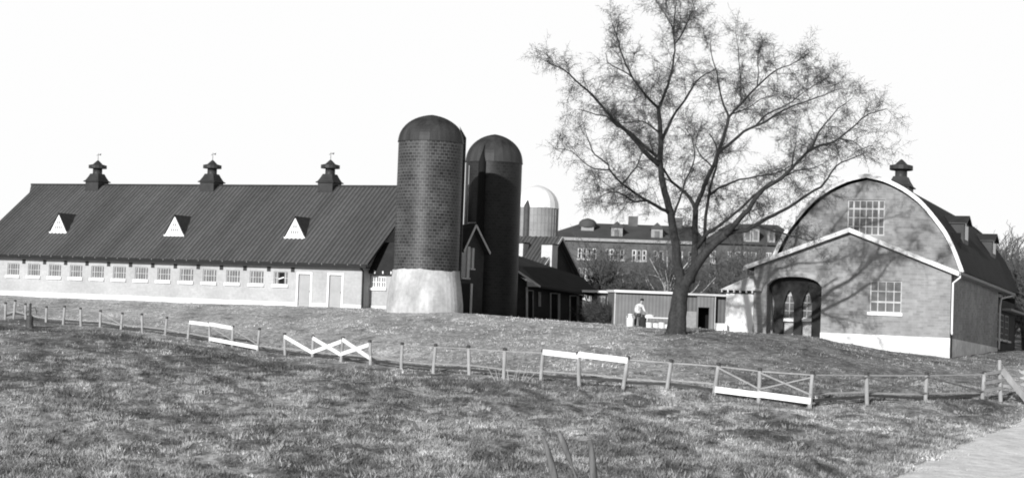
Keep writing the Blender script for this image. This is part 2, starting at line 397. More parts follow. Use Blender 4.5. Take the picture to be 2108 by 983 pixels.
# ------------------------------------------------------------------ long dairy barn (left)
TH = R(25.0)
C0 = P(744.5, 634, 110)
L = Fr((C0.x, C0.y, C0.z), TH)
def avg(*v): return sum(v)/len(v)
yr, zr = L.fx(857, 384, 0); HW = yr                     # half depth from the gable end
zr = avg(L.fy(65, 381, HW)[1], L.fy(820, 383, HW)[1])
ze = avg(L.fy(0, 521, -.5)[1], L.fy(750, 544, -.5)[1])
slope = (zr-ze)/(HW+.5)
xvL = avg(L.fy(78, 381, HW)[0]); xpL = L.fy(64, 381, HW)[0]; xR = .55
zt = ze+slope*.5                                        # roof plane over the wall
barn = thing('dairy_barn', 'long pale brick barn with a ribbed roof, three cupolas and a row of small windows', 'barn', L.o, -TH)
xend = xvL+.5
wc = [32,71,113,155,198,243,289,336,382,431,481,530,581]
wx = [L.fy(p, 558+.035*p*.6, 0)[0] for p in wc]
fit = np.polyfit(range(13), wx, 1); wx = [fit[1]+fit[0]*i for i in range(13)]
wz0 = avg(L.fy(32, 566, 0)[1], L.fy(581, 585, 0)[1]); wz1 = avg(L.fy(32, 541, 0)[1], L.fy(581, 559, 0)[1])
ww = 1.12
holes = [(x-ww/2, x+ww/2, K(wz0), K(wz1)) for x in wx]
dx = [(L.fy(613.5, 600, 0)[0], L.fy(638.5, 600, 0)[0]), (L.fy(677, 600, 0)[0], L.fy(703, 600, 0)[0])]
dz1 = avg(L.fy(625, 564, 0)[1], L.fy(690, 565, 0)[1])
for a, c in dx: holes.append((a, c, K(-.1), K(dz1)))
wb = wall([xend, 0], K(-.8), K(zt-.12), 0, .3, holes)
wb.box(xend, 0, 2*HW-.3, 2*HW, -.8, zt-.12)
for xx in (xend, -.3):
    wb.add([(xx, .3, -.8), (xx, 2*HW-.3, -.8), (xx, 2*HW-.3, zt-.12), (xx, HW, zr-.3), (xx, .3, zt-.12),
            (xx+.3, .3, -.8), (xx+.3, 2*HW-.3, -.8), (xx+.3, 2*HW-.3, zt-.12), (xx+.3, HW, zr-.3), (xx+.3, .3, zt-.12)],
           [(4,3,2,1,0), (5,6,7,8,9), (0,1,6,5), (1,2,7,6), (2,3,8,7), (3,4,9,8), (4,0,5,9)])
wb.build('wall', M['buff'], barn)
pl = MB(); gaps = sorted([(a-.1, c+.1) for a, c in dx]); cur = xend
for a, c in gaps: pl.box(cur, a, -.035, -.003, -.8, .22); cur = c
pl.box(cur, 0, -.035, -.003, -.8, .22); pl.build('plinth', M['limewash'], barn)
MB().box(xend+.3, -.3, .35, .4, -.5, zt-.3).build('interior_lining', M['glasslight'], barn)
for i, x in enumerate(wx):
    w = window(barn, x-ww/2, x+ww/2, wz0, wz1, .07, 5, 2, M['raillight'], M['glass'], M['white'], bw=.032, heavy=(('c', 1), ('c', 4)), sillh=.2)
    if i == 12:
        MB().box(x-.17, x+.22, .06, .064, wz0+.05, wz1-.05).build('open_sash', M['black'], w)
        MB().bar((x-.2, .05, wz0+.36), (x+.24, .05, wz0+.5), .02, .07).build('sash_rail', M['white'], w)
zv0, zv1 = L.fy(263, 549, 0)[1], L.fy(263, 540, 0)[1]
for i in range(13):
    x = wx[i]+abs(fit[0])*.5 if i < 12 else wx[12]+.95
    MB().box(x-.15, x+.15, -.02, .05, zv0, zv1).build('vent', M['brickdark'], barn)
for a, c in dx:
    d = MB().box(a+.0, c, .10, .16, -.1, dz1); d.box(a+.12, c-.12, .085, .1, .15, 1.0); d.box(a+.12, c-.12, .085, .1, 1.1, dz1-.15)
    d = d.build('door', M['door'], barn)
    f = MB(); f.box(a-.13, a, -.04, .1, -.1, dz1+.13); f.box(c, c+.13, -.04, .1, -.1, dz1+.13); f.box(a, c, -.04, .1, dz1, dz1+.13); f.build('door_frame', M['white'], d)
    MB().box(c-.12, c-.07, .05, .1, .95, 1.05).build('handle', M['iron'], d)

def corr_roof(fr_y0, z0, y1, z1, xa, xb, prow=0, prow_y=0, period=.34, amp=.03, th=.12):
    """ribbed slope from eave (y0,z0) to ridge (y1,z1); with an optional prow at the xa end"""
    b = MB(); step = period/6; nx = int((xb-xa)/step)+1; prev = None; base = 0; cols = []
    nl = math.hypot(z1-z0, y1-fr_y0); ny_, nz_ = -(z1-z0)/nl, (y1-fr_y0)/nl
    if y1 < fr_y0: ny_, nz_ = (z1-z0)/nl, (fr_y0-y1)/nl
    for i in range(nx+1):
        x = min(xa+i*step, xb); h = amp*math.cos(2*math.pi*x/period)
        for t in (0, .5, 1):
            y = y0_ = fr_y0+(y1-fr_y0)*t; z = z0+(z1-z0)*t
            b.v.append((x, y+ny_*h, z+nz_*h))
        for t in (0, 1):
            b.v.append((x, fr_y0+(y1-fr_y0)*t, z0+(z1-z0)*t-th))
    for i in range(nx):
        a = i*5; c = a+5
        b.f += [(a, c, c+1, a+1), (a+1, c+1, c+2, a+2), (a+3, a+4, c+4, c+3), (a, a+3, c+3, c), (a+2, c+2, c+4, a+4)]
    b.f += [(0, 1, 2, 4, 3), tuple(reversed([k+nx*5 for k in (0, 1, 2, 4, 3)]))]
    if prow:
        yp = y1-prow_y; zp = z0+(z1-z0)*(yp-fr_y0)/(y1-fr_y0)
        b.add([(xa, yp, zp), (xa, y1, z1), (xa-prow, y1, z1), (xa, yp, zp-th), (xa, y1, z1-th), (xa-prow, y1, z1-th)], [(0,1,2),(5,4,3),(0,2,5,3),(2,1,4,5)])
    return b
rf = corr_roof(-.5, ze, HW, zr, xvL, xR, prow=abs(xvL-xpL), prow_y=.95)
rb = corr_roof(2*HW+.5, ze, HW, zr, xvL, xR, prow=0)
roof = rf; roof.add(rb.v, rb.f); roof.build('roof', M['roof'], barn)
MB().tube([(xpL, HW, zr+.03), (xR, HW, zr+.03)], [.07, .07], 8).build('ridge_cap', M['cupola'], barn)
gm = MB().box(xvL, xR, -.62, -.505, ze-.26, ze-.02); gm.box(xvL, xR, -.5, -.003, ze-.26, ze-.2); gm.build('gutter', M['gutter'], barn)  # gutter made deeper to take in the shadow band under the eave
x = xR-.4; br0 = None
while x > xvL:
    bx = MB().box(x-.02, x+.02, -.65, -.622, ze-.12, ze-.03).build('gutter_bracket', M['rail'], barn); x -= 1.0
vt = MB()
for s in (0, 1):
    y0 = -.5 if s == 0 else 2*HW+.5
    vt.add([(xR, y0, ze-.16), (xR, HW, zr-.16), (xR, HW, zr+.02), (xR, y0, ze+.02), (xR+.05, y0, ze-.16), (xR+.05, HW, zr-.16), (xR+.05, HW, zr+.02), (xR+.05, y0, ze+.02)],
           [(0,1,2,3), (7,6,5,4), (0,4,5,1), (2,6,7,3), (0,3,7,4)])
vt.build('verge_board', M['darktrim'], barn)
MB().tube([(-.02, -.55, ze-.1), (0.06, -.1, ze-.5), (0.08, -.1, 0), (0.08, -.1, -.3)], [.07]*4, 8).build('downspout', M['gutter'], barn)

def cupola(x, y, z, par, fn=None, sc_=1., rod=True):
    b = MB(); s = .62*sc_
    b.add([(x-s, y-s, z-1.3), (x+s, y-s, z-1.3), (x+s, y+s, z-1.3), (x-s, y+s, z-1.3), (x-s, y-s, z+.38*sc_), (x+s, y-s, z+.38*sc_), (x+s, y+s, z+.38*sc_), (x-s, y+s, z+.38*sc_)],
          [(3,2,1,0),(4,5,6,7),(0,1,5,4),(1,2,6,5),(2,3,7,6),(3,0,4,7)])
    o = b.build('cupola', M['cupola'], par, fn=fn)
    c = MB(); prof = [(s*1.18, .36), (s*1.2, .42), (s*1.02, .5), (s*.78, .78), (s*.62, 1.02)]
    for i, (r, h) in enumerate(prof):
        h *= sc_
        for k in range(4):
            a = math.pi/4+k*math.pi/2; c.v.append((x+r*1.414*math.cos(a), y+r*1.414*math.sin(a), z+h))
    for i in range(len(prof)-1):
        for k in range(4): a = i*4+k; d = i*4+(k+1) % 4; c.f.append((a, d, d+4, a+4))
    c.f.append((3,2,1,0)); c.build('skirt', M['cupola'], o, fn=fn)
    c = MB(); c.lathe([(.36, .95), (.36, 1.35)] if 0 else [(s*.6, z+.98*sc_), (s*.58, z+1.12*sc_), (s*.58, z+1.42*sc_), (s*.72, z+1.46*sc_)], 16, (x, y)); c.build('neck', M['cupola'], o, smooth=True, fn=fn)
    c = MB(); c.lathe([(s*.62, z+1.42*sc_), (s*1.12, z+1.44*sc_), (s*1.12, z+1.68*sc_), (s*.6, z+1.76*sc_), (s*.34, z+1.92*sc_), (s*.14, z+2.04*sc_), (0.02, z+2.08*sc_)], 16, (x, y)); c.build('cap', M['cupola'], o, fn=fn)
    if rod:
        c = MB(); c.tube([(x, y, z+2.05*sc_), (x, y, z+2.62*sc_)], [.022, .014], 6); c.bar((x-.16, y, z+2.45*sc_), (x+.2, y, z+2.56*sc_), .02, .03); c.add([(x+.12, y-.01, z+2.5), (x+.3, y-.01, z+2.62), (x+.24, y+.01, z+2.44)], [(0,1,2), (2,1,0)])
        c.build('weathervane', M['iron'], o, fn=fn)
for p in (199.5, 435.5, 678.5):
    cupola(L.fy(p, 382, HW)[0], HW, zr-.15, barn)
# triangular dormers
for (pa, ya, pl_, pr_, yb) in ((122.5, 440, 102, 138, 478), (359.5, 444, 338, 379, 484), (608.5, 447, 585, 628, 489)):
    def onroof(px, py):   # front face plane: find y where the dormer foot meets the roof
        for k in range(200):
            y = -.4+k*.04; xx, zz = L.fy(px, py, y)
            if zz < ze+slope*(y+.5): return y, xx, zz
        return y, xx, zz
    yf, _, zb = onroof((pl_+pr_)/2, yb); yf -= .05
    xl_ = L.fy(pl_, yb, yf)[0]; xr_ = L.fy(pr_, yb, yf)[0]; xa, za = L.fy(pa, ya, yf)
    xm = (xl_+xr_)/2; ybk = (za-ze)/slope-.5+.1; zb -= .02
    d = MB(); d.add([(xl_-.0, yf, zb), (xr_, yf, zb), (xm, yf, za), (xl_, yf+.5, zb), (xr_, yf+.5, zb), (xm, yf+.5, za)], [(0,1,2), (5,4,3), (0,3,4,1)])
    d = d.build('dormer', M['white'], barn)
    c = MB(); o_ = .06
    c.add([(xl_-o_, yf-.06, zb-.04), (xm, yf-.06, za+.08), (xm, ybk+.1, za+.08), (xl_-o_, yf+.25, zb-.04), (xr_+o_, yf-.06, zb-.04), (xr_+o_, yf+.25, zb-.04)], [(0,1,2,3), (4,5,2,1)])
    c.add([(xl_-o_+.06, yf-.055, zb-.04), (xm, yf-.055, za), (xm, ybk+.1, za), (xl_-o_+.06, yf+.25, zb-.04), (xr_+o_-.06, yf-.055, zb-.04), (xr_+o_-.06, yf+.25, zb-.04)], [(3,2,1,0), (1,2,5,4)])
    c.build('dormer_roof', M['darktrim'], d)
    lv = MB(); hh = za-zb
    for fr_, k in ((.22, 4), (.48, 2)):
        for j in range(k):
            xx = xm+(j-(k-1)/2)*.17; lv.box(xx-.045, xx+.045, yf-.012, yf-.003, zb+hh*fr_, zb+hh*(fr_+.13))
    lv.build('louvre', M['glass'], d)
    MB().box(xl_-.02, xr_+.02, yf-.05, yf-.014, zb-.05, zb+.06).build('dormer_sill', M['white'], d)

# ------------------------------------------------------------------ connecting wing behind the silo
XW = abs(L.fx(946, 560, 0)[0])*0; WV = 1.0
xe_ = L.fy(946, 600, WV)[0]
yap, zap = L.fx(970, 462, xe_); yee, zee = L.fx(999, 520, xe_)
zwe = avg(L.fy(790, 557, WV-.35)[1])
wing = thing('link_building', 'low brick link between the long barn and the silos, with a steep gable end', 'outbuilding', L.o, -TH)
hwx = [L.fy(763, 580, WV)[0], L.fy(794, 580, WV)[0]]; hz_ = [L.fy(778, 592, WV)[1], L.fy(778, 568, WV)[1]]
yb2 = yee+.1; hwid = yap-WV
w1 = wall([0.3, xe_-.25], K(-.8), K(zwe+.02), WV, WV+.25, [(hwx[0], hwx[1], K(hz_[0]), K(hz_[1]))])
w1.build('wall', M['buff'], wing)
window(wing, hwx[0], hwx[1], hz_[0], hz_[1], WV+.06, 6, 2, M['white'], M['glasslight'], M['white'], bw=.045, heavy=(('c', 2), ('c', 4)), sillh=.17)
MB().box(.12, xe_-.3, WV-.03, WV-.003, -.8, .2).build('plinth', M['limewash'], wing)
gl = MB(); x0, x1 = xe_-.25, xe_
poly = [(WV, -.8), (yee-.2, -.8), (yee-.2, zee), (yap, zap-.1), (WV, zee+.3)]
gl.add([(x0, y, z) for y, z in poly]+[(x1, y, z) for y, z in poly], [tuple(reversed(range(5))), tuple(range(5, 10))]+[(i, (i+1) % 5, (i+1) % 5+5, i+5) for i in range(5)])
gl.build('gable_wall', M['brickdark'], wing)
rp = MB(); zlow = zap-(zap-zee)/(yee-yap)*(yap-(WV-.35))
ylow = WV-.35
zlr = min(zap-.6, ze+slope*(yap+.5)-.6)
rp.add([(.05, ylow, zwe-.05), (xe_-3.2, ylow, zwe-.05), (xe_-3.2, yap, zlr), (.05, yap, zlr)], [(0,1,2,3)])
rp.add([(.05, ylow, zwe-.15), (xe_-3.2, ylow, zwe-.15), (xe_-3.2, yap, zlr-.15), (.05, yap, zlr-.15)], [(3,2,1,0)])
rp.add([(.05, ylow, zwe-.05), (xe_-3.2, ylow, zwe-.05), (xe_-3.2, ylow, zwe-.15), (.05, ylow, zwe-.15)], [(3,2,1,0)])
rp.add([(.05, yap, zlr), (xe_-3.2, yap, zlr), (xe_-3.2, yee+2, zwe), (.05, yee+2, zwe)], [(0,1,2,3)])
rp.build('roof', M['roofdark'], wing)
r2 = MB(); xo = xe_+.35
for (ya_, za_) in ((max(WV-.3, yap-(yee-yap)), zap-(zap-zee)), (yee, zee)):
    r2.add([(xe_-3.4, yap, zap), (xo, yap, zap), (xo, ya_, za_), (xe_-3.4, ya_, za_), (xe_-3.4, yap, zap-.12), (xo, yap, zap-.12), (xo, ya_, za_-.12), (xe_-3.4, ya_, za_-.12)], [(0,1,2,3), (7,6,5,4), (1,5,6,2), (0,3,7,4), (3,2,6,7), (0,4,5,1)])
r2.build('gable_roof', M['roofdark'], wing)
vb = MB()
for (ya_, za_) in ((max(WV-.3, yap-(yee-yap)), zap-(zap-zee)), (yee, zee)):
    vb.bar((xo+.03, yap, zap-.04), (xo+.03, ya_, za_-.04), .04, .16, (0,0,1))
vb.build('verge_board', M['trim'], wing)
def sidebox(fr, x, pxa, pxb, pya, pyb, name, m, par, off=.03, dpt=.05):
    y0, _ = fr.fx(pxa, (pya+pyb)/2, x); y1, _ = fr.fx(pxb, (pya+pyb)/2, x)
    z1 = fr.fx((pxa+pxb)/2, pya, x)[1]; z0 = fr.fx((pxa+pxb)/2, pyb, x)[1]
    return MB().box(x+off, x+off+dpt, min(y0, y1), max(y0, y1), z0, z1).build(name, m, par)
for (a, b_, t, bt) in ((948, 963, 507, 571), (966, 973, 510, 552)):
    w = sidebox(L, xe_, a, b_, t, bt, 'window', M['glass'], wing, off=.005, dpt=.02)
    sidebox(L, xe_, b_-3, b_+(2 if a < 960 else 1), t, bt, 'frame', M['trim'], w, off=.03, dpt=.05)
    sidebox(L, xe_, a, b_+2, bt, bt+3, 'sill', M['trim'], w, off=.03, dpt=.1)
d = sidebox(L, xe_, 950, 966, 583, 648, 'door', M['black'], wing, off=.005, dpt=.02)
sidebox(L, xe_, 966.5, 970, 583, 648, 'door_frame', M['trim'], d)
gt = MB().box(.1, xe_-3.3, WV-.45, WV-.35, zwe-.2, zwe-.05).build('gutter', M['gutter'], wing)
for k in range(4): MB().box(.55+k*.62, .63+k*.62, WV-.48, WV-.45, zwe-.2, zwe-.02).build('gutter_bracket', M['white'], wing)

# ------------------------------------------------------------------ silos
def silo(loc, r, zc, zs, zt_, label, body, domem, rb=None, conc=True, chute=None, group='silos', nrib=20, hoops=False, name='silo'):
    t = thing(name, label, 'silo', loc, 0, group)
    if conc:
        b = MB(); rf_ = lambda a, z: 1+.006*math.sin(7*a)
        b.lathe([(rb, -.6), (rb, 0.15), (rb*.995, .5), (r*1.10, zc*.62), (r*1.045, zc*.86), (r*1.035, zc)], 48, rfun=rf_)
        nb = len(b.v)
        k = 48
        vv = list(b.v)
        for i in range(k):
            x, y, z = vv[-k+i]; b.v[-k+i] = (x, y, z+.025*math.sin(i*1.3)+.05*math.sin(i*.39+1)+.015*math.sin(i*2.9))
        b.lathe([(r*1.035, zc), (r*.9, zc)], 48)
        for i in range(k):
            x, y, z = b.v[nb+i]; b.v[nb+i] = (x, y, b.v[nb-k+i][2])
        b.build('base', M['concrete'], t, smooth=False)
    b = MB(); b.lathe([(r, zc-.5 if conc else -.5), (r, zs)], 56); b.build('shaft', body, t, smooth=True)
    # ribbed dome: panels between seams, slightly pointed
    prof = []; H = zt_-zs
    for i in range(13):
        a = i/12*math.pi/2; rr = r*1.015*math.cos(a)**.92 if i < 12 else .03; prof.append((rr, zs+H*(.93*math.sin(a)+.07*(i/12)**4)))
    b = MB(); b.lathe([(r*1.03, zs-.06), (r*1.03, zs+.0)]+prof[1:] if 0 else [(r*1.03, zs-.1), (r*1.02, zs)]+prof[1:], nrib)
    b.build('dome', domem, t, smooth=False)
    if hoops:
        z = .5
        while z < zs:
            b = MB(); b.lathe([(r+.005, z), (r+.03, z+.01), (r+.03, z+.04), (r+.005, z+.05)], 40); b.build('hoop', M['stave'], t); z += .75
        b = MB()
        for i in range(36):
            a = 2*math.pi*i/36; b.box(0, 0.001, 0, .001, 0, .001) if 0 else None
            c, s = math.cos(a), math.sin(a); b.bar((c*(r+.01), s*(r+.01), 0), (c*(r+.01), s*(r+.01), zs-.1), .06, .05, (c, s, 0))
        b.build('ribs', M['stave'], t)
    if chute:
        a, hw, z0, z1, tip, mt = chute
        c, s = math.cos(a), math.sin(a); b = MB()
        cxx, cyy = c*(r+.05), s*(r+.05)
        b.lathe([(hw, z0), (hw, z1)], 12, (cxx, cyy)); n0 = len(b.v)-12
        b.v += [(c*(r*.86), s*(r*.86), z1+tip)]
        for k in range(12): b.f.append((n0+k, n0+(k+1) % 12, len(b.v)-1))
        b.build('chute', mt, t, smooth=True)
    return t
def silo_from(px, Y, r_px, base_py, conc_py, spring_py, apex_py, **kw):
    p = P(px, base_py, Y); s = F/Y
    cz = lambda py: P(px, py, Y).z-p.z
    return p, r_px/s, (cz(conc_py) if conc_py else 0), cz(spring_py), cz(apex_py)
p, r, zc, zs, zt_ = silo_from(874, 105.5, 67, 640, 556, 291, 236)
px_s1 = p
silo(p, r, zc, zs, zt_, 'nearest dark tile silo with a pale concrete base and a dark dome', M['tile'], M['dome'], rb=79*105.5/F, chute=(R(8), .13, 0.3, zs+.35, .75, M['tileshade']))
p, r, zc, zs, zt_ = silo_from(1005.5, 115.5, 58, 648, None, 333, 276)
s2 = silo(p, r, 0, zs, zt_, 'second dark tile silo, in the shadow behind the nearest one', M['tileshade'], M['dome'], conc=False, chute=(R(-113), .26, 0.2, zs-.2, 1.3, M['black']))
b = MB().tube([(-r*.86, -r*.66, 3.6), (-r*.86, -r*.66, zs-.4)], [.035]*2, 6); b.tube([(-r*.84, -r*.72, 6.3), (-r*.36, -r*1.0, 6.35)], [.05]*2, 6); b.build('pipe', M['rail'], s2)
p, r, zc, zs, zt_ = silo_from(1098, 165, 44, 640, None, 426, 381)
silo(p, r, 0, zs, zt_, 'farthest silo, pale ribbed staves under a bright white dome', M['stave'], M['whitemetal'], conc=False, hoops=True, chute=(R(-118), .3, 0, zs, .9, M['iron']))
print('silo', px_s1)

# ------------------------------------------------------------------ rear barn behind the low roof
RO = P(1152, 640, 142); RB = Fr((RO.x, RO.y, RO.z), TH)
_, zra = RB.fy(1152, 487, 0)
hw2 = 5.2; yq, zq = RB.fx(1207, 590, 0)
sl2 = (zra-zq)/abs(yq); ze2 = zra-sl2*hw2
rbn = thing('rear_barn', 'smaller ribbed-roof barn behind the low dark roof, right of the silos', 'barn', RB.o, -TH)
b = MB(); poly = [(-hw2, -1), (hw2, -1), (hw2, ze2), (0, zra-.15), (-hw2, ze2)]
xw = -.6
b.add([(-18, y, z) for y, z in poly]+[(xw, y, z) for y, z in poly], [tuple(reversed(range(5))), tuple(range(5, 10))]+[(i, (i+1) % 5, (i+1) % 5+5, i+5) for i in range(5)])
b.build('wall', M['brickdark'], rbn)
a = corr_roof(-hw2-.4, ze2-sl2*.4, 0, zra, -18, 0, period=.5, amp=.04); c = corr_roof(hw2+.4, ze2-sl2*.4, 0, zra, -18, 0, period=.5, amp=.04); a.add(c.v, c.f)
a.build('roof', M['roof'], rbn)
b = MB(); b.bar((.04, 0, zra-.08), (.04, hw2+.4, ze2-sl2*.4-.08), .06, .2); b.bar((.04, 0, zra-.08), (.04, -hw2-.4, ze2-sl2*.4-.08), .06, .2); b.build('verge_board', M['trim'], rbn)
for (pa, pb, ta, tb) in ((1058, 1077, 500, 540), (1115, 1137, 503, 548)):
    yv = -2.6; x0, z1 = RB.fy(pa, ta, yv); x1, _ = RB.fy(pb, ta, yv); _, z0 = RB.fy(pa, tb, yv)
    b = MB().box(x0, x1, yv, yv+1.2, z0-1, z1).build('ventilator', M['trim'], rbn)
    MB().box(x0-.08, x1+.08, yv-.08, yv+1.28, z1+.0, z1+.1).build('cap', M['cupola'], b)

# ------------------------------------------------------------------ low dark-roofed outbuilding
lo = thing('low_outbuilding', 'low dark-roofed outbuilding with door openings, right of the silos', 'outbuilding', P(1083, 656, 122))
O = lo.location
W_ = lambda px, py, Y: P(px, py, Y)-O
A0, A1 = W_(1083, 668, 122), W_(1083, 578, 122); B0, B1 = W_(1199, 676, 127), W_(1199, 608, 127)
dw = (B0-A0); dw.z = 0; dw.normalize(); nw = Vector((dw.y, -dw.x, 0)); bk = -nw
b = MB(); D = 7
q = [A0, B0, B1, A1]; q2 = [v+bk*D for v in q]
b.add(q+q2, [(0,1,2,3), (7,6,5,4), (1,5,6,2), (4,0,3,7), (3,2,6,7)]); 
C0_ = W_(1040, 664, 121.5); C1_ = W_(1040, 548, 121.5)
b.add([C0_, A0, A1, C1_, C0_+bk*5, A0+bk*5, A1+bk*5, C1_+bk*5], [(0,1,2,3), (4,0,3,7), (7,6,5,4), (3,2,6,7)])
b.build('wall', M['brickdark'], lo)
e0, e1, e2 = W_(1058, 549, 120.2), W_(1112, 588, 121.4), W_(1236, 608, 127.5)
r1_, r2_ = W_(1045, 518, 127), W_(1201, 571, 132)
k1, k2 = W_(1045, 560, 134), W_(1236, 606, 137)
dn = Vector((0, 0, -.14))
b = MB(); b.add([e0, e1, e2, r2_, r1_, k1, k2], [(0,1,4), (1,2,3,4), (2,6,3), (4,3,6,5)])
b.add([v+dn for v in (e0, e1, e2, r2_, r1_, k1, k2)], [(4,1,0), (4,3,2,1), (3,6,2), (5,6,3,4)])
b.add([e0, e1, e2, e0+dn, e1+dn, e2+dn, k2, k2+dn], [(0,3,4,1), (1,4,5,2), (2,5,7,6)])
b.build('roof', M['roofdark'], lo)
b = MB(); b.bar(e0+Vector((0,-.12,-.12)), e1+Vector((0,-.12,-.06)), .05, .14)
s0, s1, s2_ = W_(1085, 577, 120.6), W_(1113, 590, 121.3), W_(1085, 589, 121.0)
b.add([s0, s1, s2_, s0+Vector((0,.06,0)), s1+Vector((0,.06,0)), s2_+Vector((0,.06,0))], [(2,1,0), (3,4,5), (0,1,4,3), (1,2,5,4), (2,0,3,5)]); b.build('fascia', M['trim'], lo)
def onw(px, py):
    d = ray(px, py); n_ = nw; p0 = A0+O
    t = (p0-EYE).dot(n_)/d.dot(n_); return EYE+d*t-O
def plate(px0, px1, py0, py1, off, name, m, par, shift=0):
    a, b_, c, d = onw(px0, py0), onw(px1, py0+shift), onw(px1, py1+shift), onw(px0, py1)
    q = [v+nw*off for v in (a, b_, c, d)]; q2 = [v+nw*(off-.06 if off > .07 else .001) for v in (a, b_, c, d)]
    bb = MB(); bb.add(q+q2, [(3,2,1,0), (0,1,5,4), (1,2,6,5), (2,3,7,6), (3,0,4,7)]); return bb.build(name, m, par)
for (a, c, t, fw_) in ((1086, 1096, 598, 1.6), (1134, 1148, 604, 4.5), (1174, 1187, 609, 4.5)):
    d = plate(a, c, t, 670, .01, 'door', M['black'], lo, 1)
    plate(a-2.2, a, t-2, 670, .05, 'door_frame', M['rail'], d); plate(c, c+fw_, t-1, 671, .05, 'door_frame', M['rail'], d); plate(a, c, t-2.5, t, .05, 'door_frame', M['rail'], d, 1)
plate(1108, 1113, 600, 630, .03, 'shutter', M['rail'], lo, .3)
plate(1081.5, 1084.5, 590, 668, .1, 'downspout', M['trim'], lo)

# ------------------------------------------------------------------ right arch-roofed barn with porch annex
TR = R(26.0); RC = P(1954, 735, 92)
Bf = Fr((RC.x, RC.y, RC.z), TR, .046)
SH = lambda x, y, z: (x, y, z-.046*y)
ab = thing('arch_barn', 'brick barn with a tall rounded roof, a low gabled porch front and one cupola', 'barn', Bf.o, -TR)
xlw = Bf.fy(1551, 620, 0)[0]; xc = Bf.fy(1750, 468, 0)[0]; xc = (xc+xlw/2)/2; zap_ = Bf.fy(1750, 469, -.35)[1]
zer = avg(Bf.fy(1977, 560, -.35)[1], Bf.fy(1541, 547, -.35)[1])
half = -xc; ov = .45
rk = (zap_-zer)/(half+ov)
topf = lambda x: zap_-.2-rk*abs(x-xc)
zfd = avg(Bf.fy(1700, 685, 0)[1], Bf.fy(1950, 694, 0)[1])
# porch opening
ox0 = Bf.fy(1578, 640, 0)[0]; ox1 = Bf.fy(1690, 640, 0)[0]; ozs = avg(Bf.fy(1690, 590, 0)[1]); ozt = Bf.fy(1636, 569, 0)[1]
def ptop(x):
    t = (x-(ox0+ox1)/2)/((ox1-ox0)/2); return ozs+(ozt-ozs)*max(0, 1-abs(t)**2.4)**.6
NA = 14; axs = [ox0+(ox1-ox0)*i/NA for i in range(NA+1)]
wx0 = Bf.fy(1790, 610, 0)[0]; wx1 = Bf.fy(1856, 610, 0)[0]; wz_0 = avg(Bf.fy(1822, 643, 0)[1]); wz_1 = Bf.fy(1822, 577, 0)[1]
fz_bot = Bf.fy(1690, 694, 0)[1]
w = wall([xlw, xc, 0], K(zfd), topf, 0, .35, [(ox0, ox1, K(zfd-.01), ptop, axs), (wx0, wx1, K(wz_0), K(wz_1))])
yback = .92
sd = MB(); 
# right side wall, sloping with the hill
Y1 = 15.3; Y2 = 24.0
sd.box(-.35, 0, .352, Y1, zfd, zer+rk*.45-.1)
w.add(sd.v, sd.f); w.build('wall', M['brickfront'], ab, fn=SH)
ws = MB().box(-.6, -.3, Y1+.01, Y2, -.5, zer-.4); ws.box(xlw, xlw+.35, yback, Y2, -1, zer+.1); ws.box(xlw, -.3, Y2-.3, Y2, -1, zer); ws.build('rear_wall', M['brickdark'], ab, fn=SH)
fd = MB(); fd.box(ox1, .03, -.05, .36, -1.2, zfd); fd.box(-.35, .03, .362, Y1, -1.5, zfd); fd.build('foundation', M['limewash'], ab, fn=SH)
MB().box(xlw-.01, ox0, -.001, .36, -.8+fz_bot, zfd).build('pier_base', M['brickfront'], ab, fn=SH)
MB().box(xlw+.02, ox1, .0, yback, fz_bot-.8, fz_bot).build('porch_floor', M['concrete'], ab, fn=SH)
# arch ring over the porch
b = MB()
for i in range(NA):
    a, c = axs[i], axs[i+1]
    zi0, zi1 = ptop(a), ptop(c); b.add([(a, -.03, zi0), (c, -.03, zi1), (c, -.03, zi1+.3), (a, -.03, zi0+.3), (a, .0, zi0), (c, .0, zi1), (c, 0, zi1+.3), (a, 0, zi0+.3)], [(0,1,2,3), (0,4,5,1), (3,2,6,7)])
b.build('arch_ring', M['door'], ab, fn=SH)
window(ab, wx0, wx1, wz_0, wz_1, .1, 4, 3, M['raillight'], M['glass'], M['white'], bw=.05, fn=SH, heavy=(('r', 1),), sillh=.17, label='four by three pane window on the gabled front')
# porch interior arcade and back wall
ya = .62
ops = [(Bf.fy(a, 640, ya)[0], Bf.fy(c, 640, ya)[0]) for a, c in ((1574, 1593), (1613, 1634), (1651, 1671))]
def gt_(a, c):
    m = (a+c)/2
    return lambda x: ozt-.75-.75*(abs(x-m)/((c-a)/2))**1.6
hs = [(a, c, K(fz_bot-.01), gt_(a, c), [a+(c-a)*i/6 for i in range(7)]) for a, c in ops]
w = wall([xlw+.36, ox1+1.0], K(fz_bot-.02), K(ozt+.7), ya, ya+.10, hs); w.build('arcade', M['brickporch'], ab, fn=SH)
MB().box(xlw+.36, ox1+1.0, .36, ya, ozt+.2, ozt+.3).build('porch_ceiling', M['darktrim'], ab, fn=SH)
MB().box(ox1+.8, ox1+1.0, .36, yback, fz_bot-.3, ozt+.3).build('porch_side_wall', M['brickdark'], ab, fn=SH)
MB().box(xlw+.36, ox1+.8, yback, yback+.2, -1, ozt+.2).build('porch_back_wall', M['buff'], ab, fn=SH)
for a, c in ((1619, 1632), (1655, 1668)):
    x0 = Bf.fy(a-6, 620, yback-.06)[0]; x1 = Bf.fy(c+6, 620, yback-.06)[0]; z0 = Bf.fy(a, 655, yback-.06)[1]; z1 = Bf.fy(a, 606, yback-.06)[1]
    window(ab, x0, x1, z0, z1, yback-.06, 2, 3, M['raillight'], M['glass'], M['white'], bw=.045, fn=SH, sillh=.17)
